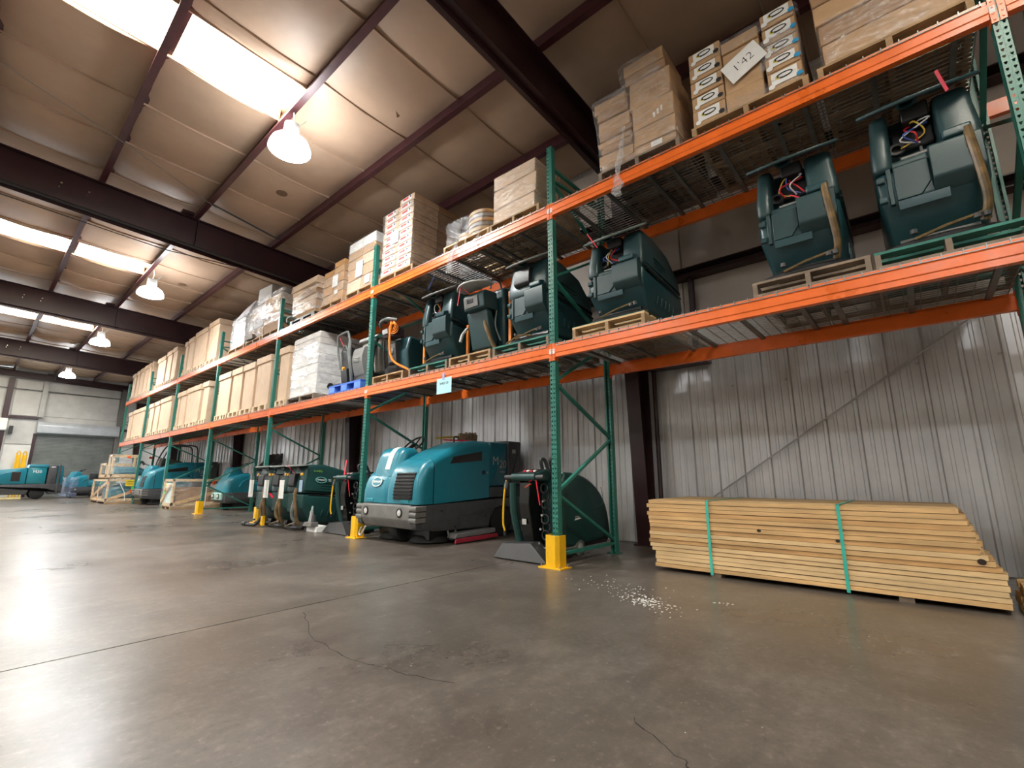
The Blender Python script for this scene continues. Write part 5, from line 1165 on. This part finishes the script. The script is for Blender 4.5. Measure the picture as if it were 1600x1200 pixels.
for y in (.7, 1.36):
    MB().tube([(.5, y, 1.0), (.55, y, 1.5), (.75, y, 2.02), (.95, y, 2.1), (1.4, y, 2.1), (1.6, y, 2.0), (1.65, y, 1.46)], .024, 8, smooth_n=5).build('overhead_guard', DGREY, r2)
MB().prism([(.5, 1.2), (.6, 1.62), (1.2, 1.5), (1.3, 1.3)], 'y', .74, 1.3).build('dust_cover', pm('olive_cover', (.05, .05, .03), .7), r2, .04)
# long sweeper at the far left, seen from the side
t = thing('long_sweeper', 'long teal and grey sweeper parked sideways at the far left', 'sweeper', (-4.1, 26.6, 0))
def ps(name, poly, y0, y1, m, r=.03): puff(MB(), roundp(poly, .03), y0, y1, r, 2).build(name, m, t)
ps('skirt', [(0, .2), (0, .62), (3.0, .66), (3.0, .25), (2.6, .22), (2.5, .42), (2.2, .46), (1.95, .38), (1.9, .2)], 0, 1.3, DGREY)
ps('body', [(0.02, .63), (.02, .95), (.25, 1.15), (.6, 1.2), (1.8, 1.36), (1.8, .65)], .02, 1.28, TEAL)
ps('cabinet', [(1.82, .66), (1.82, 1.42), (2.42, 1.42), (2.42, .66)], .02, 1.28, pm('mid_teal_bodywork', (.012, .2, .25), .3, 0, .06))
ps('cap', [(1.82, 1.36), (1.84, 1.5), (2.44, 1.5), (2.46, 1.36)], .0, 1.3, TEAL)
ps('hopper', [(2.46, .62), (2.46, 1.48), (2.76, 1.48), (2.76, .62)], .0, 1.3, DGREY)
ps('tail', [(2.77, .3), (2.77, 1.46), (2.95, 1.46), (3.0, 1.0), (2.98, .3)], .04, 1.26, MATS['deep_teal_bodywork'])
ps('tail_post', [(2.8, .2), (2.8, 1.5), (2.88, 1.5), (2.88, .2)], -.02, .06, DGREY)
MB().box(1.35, 1.62, -.004, .03, .78, 1.16).build('side_window', MATS['smoked_window'], t, .01)
text_mb('M30', .16, .002, faceM((2.12, .012, 1.18), (1, 0, 0), (0, 0, 1)), bold=0).build('lettering', WHITE, t)
MB().box(2.55, 2.68, -.004, .0, 1.38, 1.41).build('hopper_label', WHITE, t)
for x in (2.22, .3):
    for y in (.1, 1.2): MB().lathe([(0, -.08), (.21, -.08), (.24, -.06), (.24, .06), (.21, .08), (0, .08)], (x, y, .24), (0, 1, 0), 22).build('wheel', RUBBER, t)
MB().prism([(.6, .02), (1.75, .02), (1.75, .1), (.7, .1)], 'y', -.16, -.04).build('yellow_squeegee', pm('cream_blade', (.7, .6, .3), .5), t)
torus_mb(.18, .015, Matrix.Translation((.75, .65, 1.36)) @ Matrix.Rotation(-.6, 4, 'Y'), 20, 6).build('steering_wheel', BLACK, t)
MB().bar((.4, .65, 1.15), (.75, .65, 1.36), .05, .05).build('steering_column', BLACK, t)
MB().tube([(2.96, -.02, .95), (3.04, -.06, .8), (2.98, -.03, .68)], .014, 6, smooth_n=4).build('chrome_hook', CHROME, t)
# ---- compact rider scrubbers with sloping nose
def compact(label):
    t = thing('rider_scrubber', label, 'scrubber', group='compact teal rider scrubbers'); Wd = .95
    puff(MB(), roundp([(.02, .3), (.06, .2), (1.5, .2), (1.55, .5), (.02, .5)], .02), 0, Wd, .03, 2).build('skirt', DGREY, t)
    puff(MB(), roundp([(-.03, .28), (-.05, .47), (.03, .5), (.06, .28)], .02), .16, Wd + .01, .03, 2).build('pale_bumper', pm('mint_plate', (.35, .55, .48), .45), t)
    for y in (.38, .8):
        MB().box(-.06, -.04, y - .08, y + .06, .33, .46).build('lamp_recess', BLACK, t, .008); MB().box(-.068, -.058, y - .06, y + .02, .36, .43).build('lamp', WHITE, t)
    puffc(MB(), [(.0, .5), (.0, .6), (.02, .7), (.06, .8), (.12, .88), (.2, .95), (.35, 1.0), (.62, 1.05), (.64, .5)], .02, Wd - .02, .14, 5).build('nose', TEAL, t, angle=50)
    puffc(MB(), [(.06, .78), (.22, 1.18), (.26, 1.21), (.42, 1.22), (.62, .95)], .3, .82, .06, 4, clipx=(-.5, .5)).build('steering_pod', TEAL, t)
    puff(MB(), roundp([(.65, .5), (.65, .7), (1.0, .82), (1.5, .85), (1.5, .5)], .04), .02, Wd - .02, .06, 3).build('rear_body', TEAL, t)
    puff(MB(), roundp([(1.0, .84), (1.0, 1.12), (1.5, 1.12), (1.52, .84)], .03), .05, Wd - .05, .05, 2).build('tank', BLACK, t)
    torus_mb(.17, .013, Matrix.Translation((.55, .55, 1.26)) @ Matrix.Rotation(-.5, 4, 'Y'), 22, 6).build('steering_wheel', BLACK, t)
    MB().tube([(.42, .55, 1.18), (.55, .55, 1.26)], .025, 8).build('steering_column', BLACK, t)
    MB().lathe([(0, -.07), (.12, -.07), (.14, -.05), (.14, .05), (.12, .07), (0, .07)], (.22, Wd / 2, .14), (0, 1, 0), 20).build('front_wheel', RUBBER, t)
    for y in (.1, Wd - .1): MB().lathe([(0, -.05), (.12, -.05), (.14, -.03), (.14, .03), (.12, .05), (0, .05)], (1.2, y, .14), (0, 1, 0), 20).build('wheel', RUBBER, t)
    MB().box(.3, 1.4, .1, Wd - .1, .08, .22).build('underside_shade', BLACK, t)  # same black filler, its colour gives the shade under the skirt
    mb = MB(); mb.tube([(.36, -.0, .66), (.46, -.0, .82), (.62, -.0, .88)], .012, 6, smooth_n=5); mb.build('trim_arc', MATS['teal_highlight'], t)
    MB().lathe([(0, 0), (.03, 0), (.03, .01), (0, .01)], (.2, -.003, .38), (0, -1, 0), 14).build('side_reflector', LGREY, t)
    return t
c1 = compact('compact teal rider scrubber with pale bumper and raised black hood'); place(c1, .78, 11.95, 0)
hd = MB().prism([(1.05, 1.14), (1.62, 1.78), (1.66, 1.72), (1.66, 1.5), (1.12, 1.1)], 'y', .0, .95).build('raised_hood', BLACK, c1, .01)
MB().bar((.75, .1, 1.12), (1.3, .1, 1.4), .02, .02).build('gas_strut', BLACK, c1)
c2 = dup(c1, (-.75, 27.3, 0), .25, 'small teal rider scrubber with film on its nose near the roller door', 'compact teal rider scrubbers', skip=('raised_hood', 'gas_strut', 'lamp', 'lamp_recess', 'pale_bumper'))
MB().loft([[Vector((x - .0, y, z)) for x, y in rrect(-.05, .3, .0, .95, .05, 2)] for z in (.05, .3, .6, .95)], caps=False).build('film_skirt', film('bluish_film', (.35, .5, .9), .4), c2)

# ================================================================ SHRINK-WRAPPED CRATES
STKG = pm('green_sticker', (.1, .75, .15), .5); STKR = pm('orange_red_sticker', (.9, .12, .03), .5); STKY = pm('yellow_sticker', (.85, .62, .03), .5)
def crate(label, x0, x1, y0, y1, z0, z1, seed=0, brace=1, back=None, pal=.1):
    t = thing('wooden_crate', label, 'crate', (x0, y0, z0)); w, d, h = y1 - y0, x1 - x0, z1 - z0
    for x in (.0, d - .05):
        for y in (.0, w - .09): MB().box(x, x + .05, y, y + .09, pal, h).build('corner_post', PINE2, t)
    MB().box(0, d, 0, w, pal - .03, pal).build('floor_deck', PALW, t)
    for y in (0, w / 2 - .05, w - .1): MB().box(0, d, y, y + .1, 0, pal - .03).build('skid', PALW, t)
    for x in (0, d - .03):
        MB().box(x, x + .03, 0, w, h - .07, h).build('top_rail', PINE2, t); 
    for y in (0, w - .03): MB().box(0, d, y, y + .03, h - .07, h).build('top_rail', PINE2, t); MB().box(0, d, y, y + .03, pal, pal + .09).build('bottom_rail', PINE2, t)
    MB().box(0, .03, 0, w, pal, pal + .07).build('bottom_rail', PINE2, t)
    if brace:
        MB().bar((-.0, w - .05, pal + .06), (-.0, .3 if brace == 2 else .05, h - .08), .1, .02, up=(1, 0, 0)).build('diagonal_brace', PINE, t)
        MB().bar((.08, -.01, pal + .06), (d - .1, -.01, h - .25), .1, .02, up=(0, 1, 0)).build('diagonal_brace', PINE, t)
        MB().box(-.02, .01, w * .5, w * .5 + .07, pal, h * .7).build('upright_slat', PINE2, t)
    fm = film('crate_film', (.85, .87, .9), .14, 5)
    MB().loft([[Vector((x, y, z)) for x, y in rrect(-.03, d + .03, -.03, w + .03, .05, 2)] for z in (pal * .6, h * .4, h * .75, h + .01)], caps=False).build('shrink_film', fm, t)
    MB().loft([[Vector((x, y, h + .012)) for x, y in rrect(-.03, d + .03, -.03, w + .03, .05, 2)], [Vector((x, y, h + .02)) for x, y in rrect(-.02, d + .02, -.02, w + .02, .05, 2)]]).build('film_top', fm, t)
    return t, d, w, h
k1, d, w, h = crate('low shrink-wrapped wooden crate with diagonal braces beside the far yellow guard', .0, 2.0, 13.82, 14.84, 0, .87, brace=0)
MB().bar((.1, -.012, .16), (1.95, -.012, .72), .1, .022, up=(0, 1, 0)).build('diagonal_brace', PINE, k1)
MB().bar((-.012, 1.05, .2), (-.012, .3, .7), .09, .022, up=(1, 0, 0)).build('diagonal_brace', PINE2, k1)
MB().box(.06, 1.0, .1, .9, .1, .62).build('inner_carton', CARD3, k1); MB().box(1.02, 1.5, .12, .8, .1, .5).build('inner_carton', CARD3, k1)
MB().prism(roundp([(1.2, .5), (1.25, .74), (1.8, .6), (1.85, .5)], .04), 'y', .1, .9).build('inner_part', LGREY, k1, .02)
MB().box(.02, .05, .12, 1.0, .12, .76).build('pale_sheet', pm('frosted_sheet', (.65, .78, .74), .4), k1)
for (y, z, m) in ((.55, .7, STKY), (.25, .68, pm('peach_sticker', (.85, .5, .35), .5)), (.62, .56, STKR), (.66, .5, STKG), (.95, .55, NAVY)): MB().box(-.038, -.034, y - .05, y + .05, z - .05, z + .05).build('sticker', m, k1)
MB().box(1.0, 1.08, -.038, -.034, .7, .82).build('sticker', STKR, k1)
MB().box(.85, .87, -.04, -.035, .05, .84).build('white_strap', WHITE, k1)
k2, d, w, h = crate('lower shrink-wrapped crate holding a teal machine near the rack end', -.7, .6, 19.02, 21.9, 0, .86, brace=1)
puff(MB(), roundp([(.1, .12), (.1, .5), (.5, .74), (1.2, .5), (1.3, .12)], .08), .2, 1.3, .1, 3).build('inner_machine', TEAL, k2)
MB().box(.15, .5, 1.3, 1.7, .12, .4).build('inner_carton', CARD3, k2)
MB().box(.5, .95, -.045, -.04, .62, .84).build('yellow_label', STKY, k2)
for q in range(3): MB().box(.55, .9 - .05 * q, -.048, -.045, .66 + .055 * q, .672 + .055 * q).build('label_line', INK, k2)
for (x, z, m) in ((.75, .54, STKG), (.72, .44, STKR), (1.35, .7, STKR)): MB().box(x - .07, x + .07, -.045, -.04, z - .05, z + .05).build('sticker', m, k2)
MB().box(-.045, -.04, .9, 1.02, .68, .78).build('sticker', STKG, k2)
MB().tube([(.3, -.04, .8), (.5, -.05, .4), (.55, -.04, .1)], .012, 5).build('white_strap', WHITE, k2)
k3, d, w, h = crate('upper shrink-wrapped crate stacked on the lower crate near the rack end', -.66, .12, 19.06, 19.75, .895, 1.74, brace=0, pal=.06)
puff(MB(), roundp([(.1, .1), (.12, .4), (.8, .42), (1.1, .3), (1.1, .1)], .06), .12, .78, .08, 3).build('inner_machine', pm('pale_teal_bodywork', (.08, .25, .33), .35), k3)
MB().tube([(.8, .3, .42), (.9, .3, .62), (1.0, .3, .5)], .04, 8, smooth_n=4).build('inner_handle', DGREY, k3)
for x, m in ((.45, STKR), (1.1, STKR)): MB().box(x - .05, x + .05, -.04, -.036, .72, .8).build('sticker', m, k3)
k4, d, w, h = crate('small shrink-wrapped crate behind and left of the upper crate', -.66, .2, 20.0, 21.2, .895, 1.45, brace=0, pal=.06)
puff(MB(), roundp([(.1, .1), (.12, .35), (.6, .32), (.7, .1)], .06), .1, .6, .06, 2).build('inner_machine', MGREY, k4)

# ================================================================ LUMBER
lb = thing('lumber_bundle', 'large strapped bundle of pale pine boards lying on the floor against the wall', 'lumber', (.55, -3.3, 0))
rnd = random.Random(21); nl = 17; th = .0377
right = [.0, .0, .0, .0, .01, .0, .02, .04, .07, .1, .1, .11, .11, .14, .155, .155, .19]
ME_BD = {}
for r in range(nl):
    for c in range(13):
        w = .089; L = 2.52 - rnd.uniform(0, .03)
        if c > 0 and 0 < r < nl - 1 and c < 12: 
            if rnd.random() < .0: continue
        wv = MB(); n = 7; z0 = .035 + r * th; cz = rnd.uniform(-.001, .001)
        ya = right[r] * (.9 if c else 1) + rnd.uniform(0, .02); yb = 2.53 - (.05 if r < 4 else .0) + rnd.uniform(-.02, .012) - (.02 if r in (4, 5) else 0)
        if c > 0: ya += rnd.uniform(-.01, .03)
        x0 = c * .092 + rnd.uniform(-.004, .004) * (1 if c else 1.7); bow = rnd.uniform(-.0035, .0035)
        g = .0016 + rnd.uniform(0, .0022) * rnd.random() * 1.6; rings = []
        for k in range(n + 1):
            u = k / n; y = ya + (yb - ya) * u; dz = bow * (4 * u * (1 - u))
            rings.append([Vector((x0, y, z0 + g + max(0, dz))), Vector((x0 + w, y, z0 + g)), Vector((x0 + w, y, z0 + th - g * .5)), Vector((x0, y, z0 + th - g * .5 + min(0, dz)))])
        o = MB().loft(rings).build('board', (PINE, PINE2, PINE3, PINE2, PINE)[rnd.randrange(5)], lb)
        if c > 1 and c < 12 and r < nl - 1 and False: pass
for (y, z, rr) in ((1.5, .44, .014), (.93, .4, .012), (.12, .33, .02)):
    MB().prism(ell(y, z, rr * 1.2, rr, 12), 'x', -.0075, -.005).build('knot', pm('dark_knot', (.03, .015, .008), .8), lb)
for y in (.55, 1.9): MB().box(.02, 1.18, y - .04, y + .05, 0, .034).build('bearer', PALG, lb)
STR = pm('green_strap', (.05, .52, .42), .35)
for y in (.9, 1.93): 
    MB().box(-.0135, -.009, y - .012, y + .012, .02, .682).box(-.0135, 1.21, y - .012, y + .012, .680, .684).build('strap', STR, lb)
l2 = thing('lumber_offcuts', 'short pine offcuts stacked at the right edge behind the strapped bundle', 'lumber', (.6, -3.68, 0))
for r in range(5):
    for c in range(4): MB().box(c * .092, c * .092 + .089, .0, .33 + rnd.uniform(-.02, .01), .0 + r * th, (r + 1) * th - .002).build('board', (PINE, PINE2, PINE3)[rnd.randrange(3)], l2)
